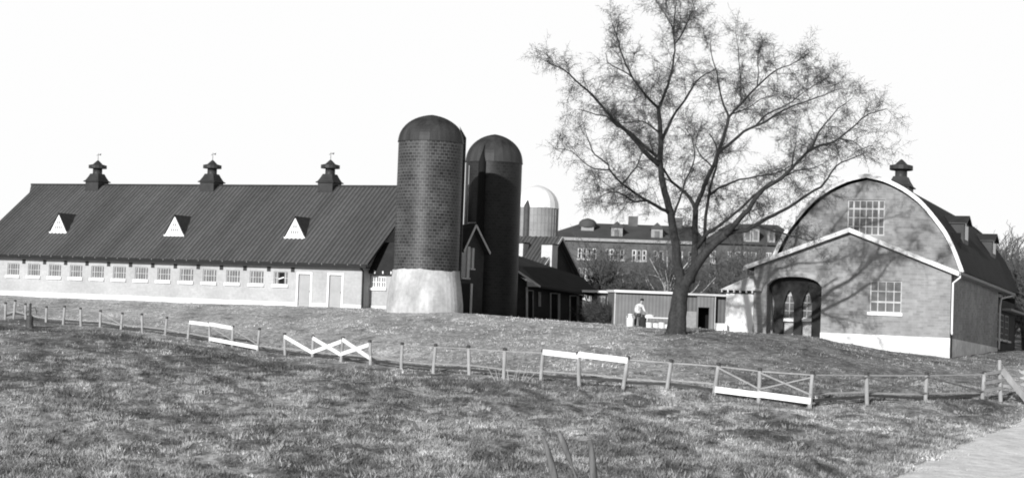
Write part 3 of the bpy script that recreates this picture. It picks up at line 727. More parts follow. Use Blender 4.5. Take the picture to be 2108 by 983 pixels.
# annex roof
b = MB()
for s in (-1, 1):
    xe = xc+s*(half+ov)
    b.add([(xc, -.35, zap_), (xe, -.35, zer), (xe, 4.6 if s < 0 else 4.6, zer), (xc, 4.6, zap_), (xc, -.35, zap_-.14), (xe, -.35, zer-.14), (xe, 4.6, zer-.14), (xc, 4.6, zap_-.14)],
          [(0,1,2,3) if s > 0 else (3,2,1,0), (7,6,5,4) if s > 0 else (4,5,6,7), (0,4,5,1), (1,5,6,2), (2,6,7,3)])
b.build('porch_roof', M['roofdark'], ab, fn=SH)
for s, mt in ((-1, M['trim']), (1, M['white'])):  # left board given a darker tone to paint the tree's shadow on it
    xe = xc+s*(half+ov+.02)
    b = MB(); b.add([(xc, -.4, zap_+.02), (xe, -.4, zer+.02), (xe, -.4, zer-.24), (xc, -.4, zap_-.24), (xc, -.352, zap_+.02), (xe, -.352, zer+.02), (xe, -.352, zer-.24), (xc, -.352, zap_-.24)], [(0,1,2,3), (7,6,5,4), (0,4,5,1), (1,5,6,2), (2,6,7,3)])
    b.build('rake_board', mt, ab, fn=SH)
# arch front wall + roof
AY = 4.5; FY = 4.1
prof = [(1783,358),(1822,366),(1861,385),(1895,410),(1919,437),(1949,476),(1968,515),(1984,559)]
pr = [Bf.fy(a, c, FY) for a, c in prof]
hx = pr[-1][0]; xcc = pr[0][0]; hp = [(p_[0]-xcc, p_[1]) for p_ in pr]
# refine profile
fine_ = []
xsn = [h[0] for h in hp]; 
for i in range(len(hp)-1):
    for k in range(3):
        t = k/3; fine_.append((hp[i][0]*(1-t)+hp[i+1][0]*t, hp[i][1]*(1-t)+hp[i+1][1]*t))
fine_.append(hp[-1])
for _ in range(1): fine_ = [fine_[0]]+[((fine_[i-1][0]+2*fine_[i][0]+fine_[i+1][0])/4, (fine_[i-1][1]+2*fine_[i][1]+fine_[i+1][1])/4) for i in range(1, len(fine_)-1)]+[fine_[-1]]
outer = [(-x, z) for x, z in reversed(fine_)]+fine_[1:]          # left to right, relative to xcc
outer = [(x+xcc, z) for x, z in outer]
def inset(pl, d):
    r_ = []
    for i, (x, z) in enumerate(pl):
        a = pl[max(i-1, 0)]; c = pl[min(i+1, len(pl)-1)]; tx, tz = c[0]-a[0], c[1]-a[1]; l = math.hypot(tx, tz); r_.append((x+tz/l*d, z-tx/l*d))
    return r_
inn = inset(outer, .30); inn2 = inset(outer, .12)
# front wall as columns under the inner curve
ixs = [p_[0] for p_ in inn]; izs = [p_[1] for p_ in inn]
tf = lambda x: float(np.interp(x, ixs, izs))
ux0, ux1 = Bf.fy(1744, 440, AY)[0], Bf.fy(1821, 440, AY)[0]; uz0, uz1 = Bf.fy(1782, 484, AY)[1], Bf.fy(1782, 411, AY)[1]
w = wall([ixs[0]]+[x for x in ixs if ixs[0] < x < ixs[-1]]+[ixs[-1]], K(zer-.5), tf, AY, AY+.3, [(ux0, ux1, K(uz0), K(uz1))])
w.build('arch_front_wall', M['brickfront'], ab, fn=SH)
window(ab, ux0, ux1, uz0, uz1, AY+.1, 6, 4, M['raillight'], M['glass'], M['white'], bw=.05, fn=SH, heavy=(('c', 1), ('c', 5), ('r', 3)), sill=False, label='wide six by four pane window high in the rounded gable')
MB().box(xlw+.3, -.7, 6, 6.1, 2, 7.5).build('interior_lining', M['black'], ab, fn=SH)
rfm = MB(); no = len(outer)
ysn = [FY+.02, 8, 12, 16, 20, Y2+.3]
for y in ysn:
    for x, z in outer: rfm.v.append((x, y, z))
for y in ysn:
    for x, z in inn2: rfm.v.append((x, y, z))
nr = len(ysn)
for j in range(nr-1):
    for i in range(no-1):
        a = j*no+i; rfm.f.append((a, a+1, a+no+1, a+no)); c = nr*no+a; rfm.f.append((c+no, c+no+1, c+1, c))
for i in range(no-1):
    a = (nr-1)*no+i; c = nr*no+a; rfm.f.append((a, a+1, c+1, c))
rfm.build('arched_roof', M['roofdark'], ab, fn=SH, smooth=True)
fr = MB()
for y in (FY-.03, FY+.018):
    for x, z in inset(outer, -.02): fr.v.append((x, y, z))
    for x, z in inset(outer, .21): fr.v.append((x, y, z))
for i in range(no-1):
    fr.f += [(i, i+1, no+i+1, no+i), (2*no+i+1, 2*no+i, 3*no+i, 3*no+i+1), (i+1, i, 2*no+i, 2*no+i+1), (no+i, no+i+1, 3*no+i+1, 3*no+i)]
fr.build('arched_verge_board', M['white'], ab, fn=SH)
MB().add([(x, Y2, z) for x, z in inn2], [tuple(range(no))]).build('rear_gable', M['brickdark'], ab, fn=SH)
# side eaves, gutters, downspouts
xg = ov
b = MB(); b.box(0.0, xg+.02, -.3, 18.5, zer-.12, zer-.06); b.box(xg, xg+.12, -.35, 18.5, zer-.14, zer+.02); b.build('gutter', M['rail'], ab, fn=SH)
b = MB(); b.add([(xg+.02, 4.62, zer), (xg+.02, 18.5, zer), (-.25, 18.5, zer+.35), (-.25, 4.62, zer+.35)], [(0,1,2,3)]); b.build('lower_roof', M['roofdark'], ab, fn=SH)
z2 = Bf.fx(2090, 640, .15)[1]
b = MB(); b.box(-.3, .3, 18.55, Y2+.3, z2-.1, z2+.05); b.build('rear_eave', M['rail'], ab, fn=SH)
MB().tube([(.5, -.1, zer-.1), (.5, -.12, zer-.3), (.12, -.1, zer-.62), (.12, -.1, zer-2.2), (.12, -.1, zfd+.35), (.16, -.2, zfd+.2)], [.055]*6, 8).build('downspout', M['white'], ab, fn=SH)
MB().tube([(.5, 18.3, zer-.1), (.12, Y1+.4, zer-.5), (.10, Y1+.15, zer-1.0), (.10, Y1+.15, zfd-.1)], [.06]*4, 8).build('downspout', M['trim'], ab, fn=SH)
MB().tube([(.08, .1, zer-.2), (.08, .1, -.3)], [.05]*2, 6).build('corner_pipe', M['gutter'], ab, fn=SH)
for k in range(3):
    y0 = Y1+.8+k*1.9
    window(ab, y0, y0+1.3, Bf.fx(2068, 700, -.28)[1], z2-.35, -.285, 2, 4, M['rail'], M['glass'], M['trim'], bw=.06, fn=SH, axis='x', sillh=.12)
# roof dormers
def zroof(x): return float(np.interp(x, [o_[0] for o_ in outer], [o_[1] for o_ in outer]))
for px, pt, pb in ((1990, 444, 498), (2047, 481, 530)):
    u = -1.0; v, zt2 = Bf.fx(px, pt, u); _, zb2 = Bf.fx(px, pb, u)
    zb2 = zroof(u)-.1; hh = .75
    b = MB(); xb = u-3.4
    b.add([(u, v-hh, zb2), (u, v+hh, zb2), (u, v+hh, zt2-.45), (u, v, zt2-.05), (u, v-hh, zt2-.45), (xb, v-hh, zb2), (xb, v+hh, zb2), (xb, v+hh, zt2-.45), (xb, v, zt2-.05), (xb, v-hh, zt2-.45)],
          [(0,1,2,3,4), (0,4,9,5), (1,6,7,2)])
    d = b.build('roof_dormer', M['cupola'], ab, fn=SH)
    b = MB()
    for s in (-1, 1):
        b.add([(u+.2, v, zt2), (xb, v, zt2), (xb, v+s*(hh+.12), zt2-.5), (u+.2, v+s*(hh+.12), zt2-.5), (u+.2, v, zt2-.07), (xb, v, zt2-.07), (xb, v+s*(hh+.12), zt2-.57), (u+.2, v+s*(hh+.12), zt2-.57)], [(0,1,2,3), (7,6,5,4), (0,3,7,4), (3,2,6,7)])
    b.build('dormer_roof', M['cupola'], d, fn=SH)
    MB().box(u+.01, u+.03, v-.5, v+.5, zb2+.35, zt2-.5).build('dormer_window', M['glass'], d, fn=SH)
cv = 12.6
for _ in range(3):
    px_ = 1855
    dd = ray(px_, 360); cv = Bf.fx(px_, 360, xcc)[0]
cupola(xcc, cv, max(o_[1] for o_ in outer)-.1, ab, fn=SH, sc_=1.08, rod=False)

# ------------------------------------------------------------------ white hut left of the porch
HT = Fr(P(1552, 686, 97), R(18)); hx0 = HT.fy(1494, 640, 0)[0]; hz1 = HT.fy(1520, 597, 0)[1]
hut = thing('white_hut', 'small white hut with a pale hipped roof beside the brick porch', 'hut', HT.o, -R(18))
MB().box(hx0, 0.05, 0, 2.4, -.6, hz1).build('wall', M['white'], hut)
hr = HT.fy(1552, 566, 1.2)[1]
b = MB(); x0, x1 = hx0-.35, .4; xm1 = -.35
b.add([(x0,-.35,hz1), (x1,-.35,hz1), (x1,2.75,hz1), (x0,2.75,hz1), (hx0+1.3,1.2,hr), (x1-.3,1.2,hr)], [(0,1,5,4), (1,2,5), (2,3,4,5), (3,0,4), (3,2,1,0)]); b.build('roof', M['rooflight'], hut)
for k in range(6):
    xx = x0+.1+k*.36; MB().box(xx, xx+.07, -.34, -.01, hz1-.14, hz1-.005).build('rafter_end', M['white'], hut)
MB().box(x0+.05, x1-.05, -.025, -.002, hz1-.2, hz1-.02).build('painted_eave_shadow', M['darktrim'], hut)  # dark strip paints the roof's shade along the wall top
blk = tag(MB().box(0, .6, 0, .8, -.4, .52).build('concrete_block', M['concretelight']), 'low pale concrete block at the foot of the white hut', 'block'); blk.location = P(1475, 683, 97)

# ------------------------------------------------------------------ long low yard shed
YS = Fr(P(1264, 669, 119), R(-4)); shx = YS.fy(1500, 640, 0)[0]; shz = YS.fy(1300, 602, 0)[1]
sh = thing('yard_shed', 'long flat-roofed corrugated shed across the yard, behind the big tree', 'shed', YS.o, R(4))
xA = YS.fy(1408, 640, 0)[0]; xB = YS.fy(1435, 640, 0)[0]; xC = YS.fy(1470, 640, 0)[0]
MB().box(0, xA, 0, 4, -1, shz).build('front_wall', M['shedwall'], sh)
MB().box(xA, xB, .3, 4, -1, shz-.05).build('boarded_bay', M['shedside'], sh)
dz = YS.fy(1447, 632, 0)[1]; dxx = YS.fy(1461, 640, 0)[0]
w = wall([xB, xC], K(-1), K(shz-.03), .1, .3, [(xB+.1, dxx, K(-1), K(dz))]); w.build('bay_wall', M['shedwall'], sh)
MB().box(xB+.05, xC, 1.5, 1.6, -1, shz-.1).build('bay_interior', M['black'], sh)
MB().box(xC, shx, .5, 4, -1, shz-.05).build('boarded_bay', M['shedside'], sh)
MB().box(xC+.05, xC+.1, .0, .3, -1, shz-.06).build('bay_post', M['raillight'], sh)
MB().box(xA+.2, xA+1.0, .24, .29, -1, 1.2).build('door', M['rail'], sh)
MB().box(xC+.9, shx-.1, .42, .49, -1, 1.2).build('door', M['rail'], sh)
b = MB().box(-.1, xA-.3, -.35, 4.2, shz, shz+.17); b.build('roof', M['white'], sh)
MB().box(xA-.3, shx, -.1, 4.2, shz-.02, shz+.12).build('rear_roof', M['trim'], sh)
MB().box(-.04, .06, -.05, -.002, -1, shz-.002).build('corner_board', M['raillight'], sh)
p = P(1228, 668, 126)
s3 = thing('window_shed', 'darker flat-roofed shed with panes, left of the corrugated shed', 'shed', p)
MB().box(-.3, 2.4, 0, 3, -.5, 2.45).build('wall', M['brickdark'], s3)
MB().box(-1.2, 2.6, -.3, 3.2, 2.45, 2.62).build('roof', M['white'], s3)
for k in range(3): window(s3, .0+k*.75, .6+k*.75, 1.35, 2.2, -.05, 2, 1, M['rail'], M['glass'], M['trim'], bw=.06, sillh=.1)

# ------------------------------------------------------------------ institution far behind
IY = 232
def institution():
    o = P(1140, 640, IY); f = Fr((o.x, o.y, -.6), R(4))
    t = thing('brick_institution', 'large three-storey brick building seen through the bare trees', 'building', f.o, -R(4))
    z = lambda py, px=1300: f.fy(px, py, 0)[1]
    X = lambda px: f.fy(px, 560, 0)[0]
    zc = z(498); zr_ = z(457)
    x0, x1 = X(1120), X(1445)
    cols = []
    for c, k in ((1203, 4), (1260, 4), (1320, 4), (1240, 0), (1385, 3)):
        pass
    rows_ = [(z(536), z(513)), (z(579), z(554)), (z(620), z(600))]
    wins = []
    for grp in ((1192, 1202, 1212, 1222), (1249, 1258, 1268, 1279), (1304, 1314, 1325), (1348, 1360), (1400, 1420)):
        for px in grp:
            for r_ in rows_: wins.append((X(px)-.32, X(px)+.32, r_[0], r_[1]))
    w = wall([x0, x1], K(-1), K(zc), 0, .4, [(a, b_, K(c), K(d)) for a, b_, c, d in wins]); w.box(x0, x0+.4, .4, 14, -1, zc); w.box(x1-.4, x1, .4, 14, -1, zc)
    w.build('wall', M['brickfar'], t)
    MB().box(x0+.4, x1-.4, .7, .8, -1, zc-.3).build('interior_lining', M['black'], t)
    for i, (a, b_, c, d) in enumerate(wins):
        br_ = (i*7) % 5
        window(t, a, b_, c, d, .12, 1, 2, M['trim'] if br_ in (0, 3) else M['rail'], M['black'], M['trim'], bw=.12, sillh=.14, depth=.08)
    MB().box(x0-.4, x1+.4, -.5, .0, zc-.05, zc+.4).build('cornice', M['rail'], t)
    b = MB(); b.add([(x0-.5, -.6, zc+.4), (x1+.5, -.6, zc+.4), (x1+.5, 14.5, zc+.4), (x0-.5, 14.5, zc+.4), (x0+5, 7, zr_), (x1-1, 7, zr_)], [(0,1,5,4), (1,2,5), (2,3,4,5), (3,0,4)]); b.build('roof', M['roofmid'], t)
    for px in (1267, 1350):
        xx = X(px); d = MB().box(xx-.8, xx+.8, .6, 3.5, zc+.3, zc+2.0).build('dormer', M['rail'], t)
        MB().box(xx-.35, xx+.35, .55, .597, zc+.8, zc+1.7).build('dormer_window', M['glass'], d)
        b = MB(); b.add([(xx-1, .4, zc+2.0), (xx+1, .4, zc+2.0), (xx, .4, zc+2.9), (xx-1, 4.5, zc+2.0), (xx+1, 4.5, zc+2.0), (xx, 4.5, zc+2.9)], [(0,1,2), (0,2,5,3), (2,1,4,5)]); b.build('dormer_roof', M['roofmid'], d)
    # roof lantern
    xx = X(1205); cz = z(494)
    l = MB().box(xx-.9, xx+.9, 3, 4.8, zc+.3, z(468)).build('roof_lantern', M['rail'], t)
    MB().lathe([(1.25, z(468)), (1.3, z(463)), (1.2, z(457)), (.8, z(452)), (.1, z(449))], 16, (xx, 3.9)).build('lantern_dome', M['roofmid'], l, smooth=True)
    for px in (1395, 1300):
        xx = X(px); MB().box(xx-.7, xx+.7, 6.2, 7.4, zr_-2, z(440)).build('chimney', M['brickfar'], t)
    # projecting wing on the right
    xa, xb = X(1440), X(1660); zw = z(506, 1540)
    wins = []
    for px in (1462, 1498, 1512, 1530, 1545, 1575, 1590): 
        for (c, d) in ((z(545, 1540), z(520, 1540)), (z(586, 1540), z(562, 1540))): wins.append((X(px)-.4, X(px)+.4, c, d))
    w = wall([xa, xb], K(-1), K(zw), -5, -4.6, [(a, b_, K(c), K(d)) for a, b_, c, d in wins]); w.box(xa, xa+.4, -4.6, 1, -1, zw)
    w.build('wing_wall', M['brickfar'], t)
    MB().box(xa+.4, xb, -4.3, -4.2, -1, zw-.3).build('wing_lining', M['black'], t)
    for i, (a, b_, c, d) in enumerate(wins): window(t, a, b_, c, d, -4.9, 2, 2, M['trim'], M['glass'], M['trim'], bw=.1, sillh=.14, depth=.08)
    b = MB(); b.add([(xa-.4, -5.5, zw), (xb, -5.5, zw), (xb, 9, zw), (xa-.4, 9, zw), (xa+4, 2, z(458, 1500)), (xb-4, 2, z(458, 1500))], [(0,1,5,4), (1,2,5), (2,3,4,5), (3,0,4)]); b.build('wing_roof', M['roofmid'], t)
    for px in (1532, 1548, 1580):
        xx = X(px); d = MB().box(xx-.5, xx+.5, -4.5, -1, zw+.4, zw+2.2).build('dormer', M['rail'], t)
        MB().box(xx-.25, xx+.25, -4.56, -4.503, zw+.7, zw+1.9).build('dormer_window', M['glass'], d)
institution()
print('built buildings')

# ------------------------------------------------------------------ trees
def prisms(segs, name, m, parent, nside=3):
    """segs: list of (p0,p1,r0,r1) -> one mesh of thin prisms"""
    S = np.array([[*a, *b_, r_, q_] for a, b_, r_, q_ in segs]); p0 = S[:, :3]; p1 = S[:, 3:6]; r0_ = S[:, 6]; r1_ = S[:, 7]
    d = p1-p0; d /= np.linalg.norm(d, axis=1, keepdims=True)+1e-9
    u = np.cross(d, np.where(np.abs(d[:, 2:3]) < .9, [[0, 0, 1.]], [[1., 0, 0]])); u /= np.linalg.norm(u, axis=1, keepdims=True)+1e-9
    v = np.cross(d, u); ns = len(S); V = np.empty((ns, 2*nside, 3))
    for k in range(nside):
        a = 2*math.pi*k/nside; o = u*math.cos(a)+v*math.sin(a)
        V[:, k] = p0+o*r0_[:, None]; V[:, nside+k] = p1+o*r1_[:, None]
    fq = np.array([[k, (k+1) % nside, (k+1) % nside+nside, k+nside] for k in range(nside)])
    Q = (np.arange(ns)[:, None, None]*2*nside+fq[None]).reshape(-1, 4)
    me = bpy.data.meshes.new(name); me.vertices.add(ns*2*nside); me.vertices.foreach_set('co', V.ravel())
    me.loops.add(Q.size); me.loops.foreach_set('vertex_index', Q.ravel().astype(np.int32)); me.polygons.add(len(Q))
    me.polygons.foreach_set('loop_start', (np.arange(len(Q))*4).astype(np.int32)); me.polygons.foreach_set('loop_total', np.full(len(Q), 4, np.int32))
    me.update(calc_edges=True); me.materials.append(m)
    o = bpy.data.objects.new(name, me); COL.objects.link(o)
    if parent: o.parent = parent
    return o
rnd = random.Random(11)
def rv(s=1.): return Vector((rnd.gauss(0, s), rnd.gauss(0, s), rnd.gauss(0, s)))
def shoot(p, d, ln, r, nseg, wob, grav, out):
    """one wavering shoot; returns its nodes"""
    nodes = [p.copy()]; d = d.normalized(); st = ln/nseg
    for i in range(nseg):
        d = (d+rv(wob)+Vector((0, 0, grav))).normalized(); q = p+d*st
        ra = r*(1-i/nseg*.75); rb_ = r*(1-(i+1)/nseg*.75); out.append((p, q, ra, rb_)); p = q; nodes.append((q.copy()))
    return nodes, d

TY = 85.5
TB = P(1391, 686, TY)
tree = thing('elm_tree', 'large bare spreading tree standing in the grass left of the arch-roofed barn', 'tree', TB)
def TP(px, py, dy): return P(px, py, TY+dy)-TB
limbs = [  # (points (px,py,depth), r0 px, r1 px) widths in photo pixels
 ([(1391,700,0),(1392,680,0),(1395,650,0),(1398,620,0),(1404,588,0)], 26, 17),
 ([(1403,592,0),(1399,565,0),(1394,539,-.1),(1388,486,-.3),(1380,438,-.4),(1365,382,-.5),(1359,330,-.4),(1360,284,-.2),(1356,221,0)], 12, 4.5),
 ([(1356,223,0),(1328,195,-.8),(1302,159,-1.5),(1282,117,-2),(1269,75,-2.4),(1261,49,-2.6)], 3.6, .9),
 ([(1302,160,-1.5),(1284,146,-1.2),(1262,136,-1),(1250,126,-.8),(1247,108,-.8)], 1.8, .7),
 ([(1356,223,0),(1370,189,.5),(1380,159,.8),(1388,117,1.2),(1388,91,1.4),(1386,65,1.5),(1377,42,1.5),(1367,26,1.4),(1358,14,1.4)], 4, .7),
 ([(1388,92,1.4),(1403,72,1.2),(1413,49,1.0),(1424,25,.8),(1432,2,.8)], 2.2, .7),
 ([(1386,66,1.5),(1388,42,1.7),(1390,20,1.8),(1393,-4,1.9),(1396,-18,1.9)], 1.8, .6),
 ([(1362,290,-.2),(1377,257,.6),(1393,228,1.2),(1413,202,1.8),(1432,169,2.4),(1452,153,2.8),(1475,140,3)], 4.2, 1),
 ([(1357,340,-.4),(1325,309,-1.3),(1301,281,-2),(1282,262,-2.5),(1263,247,-3),(1237,215,-3.6),(1211,189,-4),(1185,166,-4.4),(1159,143,-4.8),(1126,127,-5.1)], 6.5, 1),
 ([(1353,322,-.3),(1322,296,.2),(1298,272,.6),(1270,258,1),(1250,240,1.5),(1228,236,2),(1191,225,2.6)], 4.6, .8),
 ([(1354,270,-.1),(1338,258,-.8),(1321,249,-1.3),(1300,250,-1.8),(1275,253,-2.2)], 2.2, .8),
 ([(1378,440,-.4),(1343,419,-1.4),(1325,409,-1.9),(1301,391,-2.5),(1282,379,-3),(1258,354,-3.6),(1252,339,-3.8),(1225,318,-4.2),(1214,295,-4.4),(1205,270,-4.5)], 4.4, .9),
 ([(1331,413,-1.7),(1307,414,-1),(1283,400,-.4),(1264,394,0),(1246,398,.4),(1228,412,.8)], 2.6, .7),
 ([(1281,378,-3),(1301,355,-3.3),(1316,330,-3.7),(1322,312,-3.9)], 2.4, .7),
 ([(1254,350,-3.7),(1225,347,-3.2),(1204,336,-2.8),(1179,312,-2.4),(1151,306,-2.2)], 1.9, .7),
 ([(1423,580,.3),(1428,545,.6),(1431,504,.9),(1431,467,1.1),(1432,430,1.3)], 9, 6.5),
 ([(1432,432,1.3),(1420,406,1.6),(1404,391,1.8),(1383,373,2.1),(1368,350,2.4),(1350,325,2.8),(1338,290,3.2)], 5, 1.2),
 ([(1431,431,1.3),(1441,406,1.5),(1450,382,1.7),(1463,352,1.9),(1479,313,2.2),(1493,271,2.4),(1500,240,2.6)], 6, 3.6),
 ([(1500,240,2.6),(1486,203,3),(1476,153,3.4),(1465,114,3.7),(1462,88,3.8)], 3, .8),
 ([(1499,243,2.6),(1525,214,2.2),(1547,189,1.9),(1575,164,1.6),(1600,143,1.3),(1625,135,1),(1650,122,.8)], 3.2, .8),
 ([(1525,213,2.2),(1524,157,2.4),(1520,107,2.5),(1516,72,2.6)], 1.7, .6),
 ([(1559,176,1.8),(1562,150,2),(1560,120,2.1),(1566,98,2.2)], 1.6, .6),
 ([(1481,312,2.2),(1511,288,1.5),(1543,264,.9),(1575,251,.3),(1611,228,-.3),(1654,210,-.8),(1696,196,-1.4),(1732,182,-1.8)], 4.2, .8),
 ([(1557,257,.6),(1582,232,1.1),(1618,217,1.6),(1643,199,2),(1672,178,2.3),(1705,160,2.6)], 2.2, .7),
 ([(1506,235,2.6),(1540,222,3.1),(1565,205,3.4),(1600,195,3.8)], 1.8, .6),
 ([(1386,446,-.4),(1398,412,-1),(1411,373,-1.5),(1426,339,-2),(1430,312,-2.4),(1423,281,-2.8),(1410,262,-3)], 2.8, .7),
 ([(1449,522,.2),(1450,498,.5),(1453,443,1),(1460,400,1.2),(1467,365,1.4),(1478,330,1.5),(1474,300,1.3),(1460,275,1)], 5.2, 1.4),
 ([(1461,400,1.2),(1480,388,.8),(1493,381,.5),(1522,370,0),(1557,363,-.6),(1597,356,-1.2),(1640,335,-1.8)], 3.4, .9),
 ([(1403,592,0),(1421,568,-.1),(1434,544,-.2),(1450,523,-.4),(1469,502,-.6),(1495,482,-1)], 14, 8.5),
 ([(1436,510,.6),(1452,484,.2),(1469,473,-.1),(1500,449,-.8),(1535,420,-1.5),(1560,396,-2),(1590,372,-2.5)], 5, 2),
 ([(1493,484,-1),(1521,452,-1.8),(1541,432,-2.2),(1552,412,-2.5),(1572,388,-2.9),(1607,367,-3.4),(1629,346,-3.7),(1650,324,-4),(1672,306,-4.2),(1704,296,-4.5),(1728,285,-4.7),(1760,257,-5),(1789,235,-5.2),(1825,224,-5.4)], 6.8, .9),
 ([(1671,306,-4.2),(1686,271,-4),(1704,249,-3.8),(1725,224,-3.6),(1753,203,-3.4)], 2.4, .7),
 ([(1494,483,-1),(1511,476,-1.1),(1537,473,-1.3),(1553,464,-1.5),(1580,449,-1.8),(1606,436,-2.1),(1637,418,-2.4),(1668,397,-2.7),(1689,385,-2.9),(1704,367,-3),(1721,342,-3.2),(1746,328,-3.4),(1775,318,-3.6)], 6, .9),
 ([(1560,463,-1.6),(1582,473,-1.8),(1614,481,-2),(1642,490,-2.2),(1671,494,-2.4)], 3, .8),
 ([(1606,367,-3.4),(1640,352,-2.9),(1675,345,-2.4),(1705,330,-2)], 2.2, .6),
 ([(1629,346,-3.7),(1634,315,-4.1),(1640,290,-4.4)], 1.8, .6),
 ([(1728,285,-4.7),(1755,290,-4.9),(1775,305,-5),(1790,300,-5)], 1.3, .5),
 ([(1465,342,1.9),(1447,325,1.2),(1432,300,.6),(1437,280,.4)], 2, .6),
]
pxm = TY/F
trunk = MB(); S1 = []; allp = []
for pts_, ra, rb_ in limbs:
    pp = [TP(*q_) for q_ in pts_]
    # subdivide with a little wander
    out = []; n_ = len(pp)
    for i in range(n_-1):
        a, c = pp[i], pp[i+1]; pm = pp[max(i-1, 0)]; pn = pp[min(i+2, n_-1)]; k = max(2, int((c-a).length/.35))
        for j in range(k):
            t = j/k; t2, t3 = t*t, t*t*t
            out.append(.5*((2*a)+(c-pm)*t+(2*pm-5*a+4*c-pn)*t2+(-pm+3*a-3*c+pn)*t3)+(rv(.014) if i+j else Vector()))
    out.append(pp[-1]); m_ = len(out)
    rad = [(ra+(rb_-ra)*(i/(m_-1))**.85)*pxm*.9 for i in range(m_)]
    if ra == 26:
        rad = [rad[i]*(1+.12*max(0, 1-i/3.)**2) for i in range(m_)]
    trunk.tube(out, rad, 12 if ra > 5 else 7)
    for i in range(1, m_): allp.append((out[i], (out[i]-out[i-1]).normalized(), rad[i], i/m_))
# root flare
for k in range(6):
    a = k*1.05+.3; trunk.tube([(0.02, 0, .6), (math.cos(a)*.36, math.sin(a)*.36, .12), (math.cos(a)*.75, math.sin(a)*.75, -.25)], [.28, .17, .07], 7)
trunk.build('trunk', M['bark'], tree, smooth=True)
tw = []; cen = TP(1440, 330, 0)
def clump(p): return .6+1.0*(mn.noise(p*.33+Vector((5, 2, 1)))+.35)
for (p_, d_, r_, t_) in allp:
    if r_ > .145 or p_.z < 3.9: continue
    cl = max(.25, clump(p_))
    prob = (1.0 if r_ > .07 else 1.75)*cl*(1-.5*t_)
    k = int(prob)+(rnd.random() < prob-int(prob))
    for _ in range(k):
        outw = (p_-cen); outw.normalize()
        dd = d_*.55+rv(.55)+outw*.25+Vector((0, 0, .12))
        ln = rnd.uniform(.8, 2.7)*(1-.5*t_); nodes, _d = shoot(p_, dd, ln, .016 if r_ > .03 else .012, 5, .085, .0, tw)
        for q_ in nodes[1:]:
            for _ in range(rnd.choice((2, 2, 3, 3))):
                d2_ = (q_-p_).normalized()*.5+rv(.55)
                n2, _d = shoot(q_, d2_, rnd.uniform(.35, .9), .0068, 4, .09, -.04, tw)
                for s_ in n2[1:]:
                    for _ in range(3):
                        tw.append((s_, s_+(_d*.4+rv(.5)+Vector((0, 0, -.12))).normalized()*rnd.uniform(.12, .36), .0056, .0034))
print('tree twigs', len(tw))
prisms(tw, 'crown', M['twig'], tree)

# generic bare trees for the background
def bare_tree(name, label, h, spread, seed, bm, tm, fine=.012, depth=4, group=None, levels=(6, 4, 4, 5)):
    global rnd
    rnd = random.Random(seed); t = thing(name, label, 'tree', (0, 0, 0), 0, group); trk = []; tws = []
    n0, d0 = shoot(Vector((0, 0, -.4)), Vector((rnd.uniform(-.1, .1), 0, 1)), h*.42, h*.020, 6, .06, 0, trk)
    ends = []
    for i in range(2, 7):
        for _ in range(levels[0]//2 if i < 6 else levels[0]):
            a = rnd.uniform(0, 6.28); d = Vector((math.cos(a)*spread, math.sin(a)*spread, rnd.uniform(.5, 1.3))); r_ = h*.0095
            n1, d1 = shoot(n0[i], d, h*rnd.uniform(.26, .48), r_, 6, .13, .05, trk)
            for q_ in n1[1:]:
                for _ in range(levels[1]//2):
                    n2, d2 = shoot(q_, d1+rv(.5), h*rnd.uniform(.1, .2), r_*.4, 4, .18, .02, tws)
                    for s_ in n2[1:]:
                        for _ in range(levels[2]//2):
                            e = s_+(d2+rv(.6)).normalized()*h*rnd.uniform(.03, .08); tws.append((s_, e, fine, fine*.6))
                            e2 = e+(d2+rv(.6)).normalized()*h*.03; tws.append((e, e2, fine*.6, fine*.5))
    prisms(trk, 'trunk', bm, t, 6); prisms(tws, 'crown', tm, t)
    return t
GT = 'bare trees behind the farm buildings'
def put(o, px, Y, first, label, s=1., rz=0, base=None):
    p = P(px, 650, Y); z = gz1(p.x, Y) if Y < 190 else -.4
    if first: o.location = (p.x, Y, z); o.rotation_euler.z = rz; o.scale = (s,)*3; o['label'] = label; return o
    return dup(o, (p.x, Y, z), rz, s, label)
ft = [bare_tree('bare_tree', 'x', 9, .8, 21+k, M['bark'], M['twigfar'], .023, group=GT) for k in range(3)]
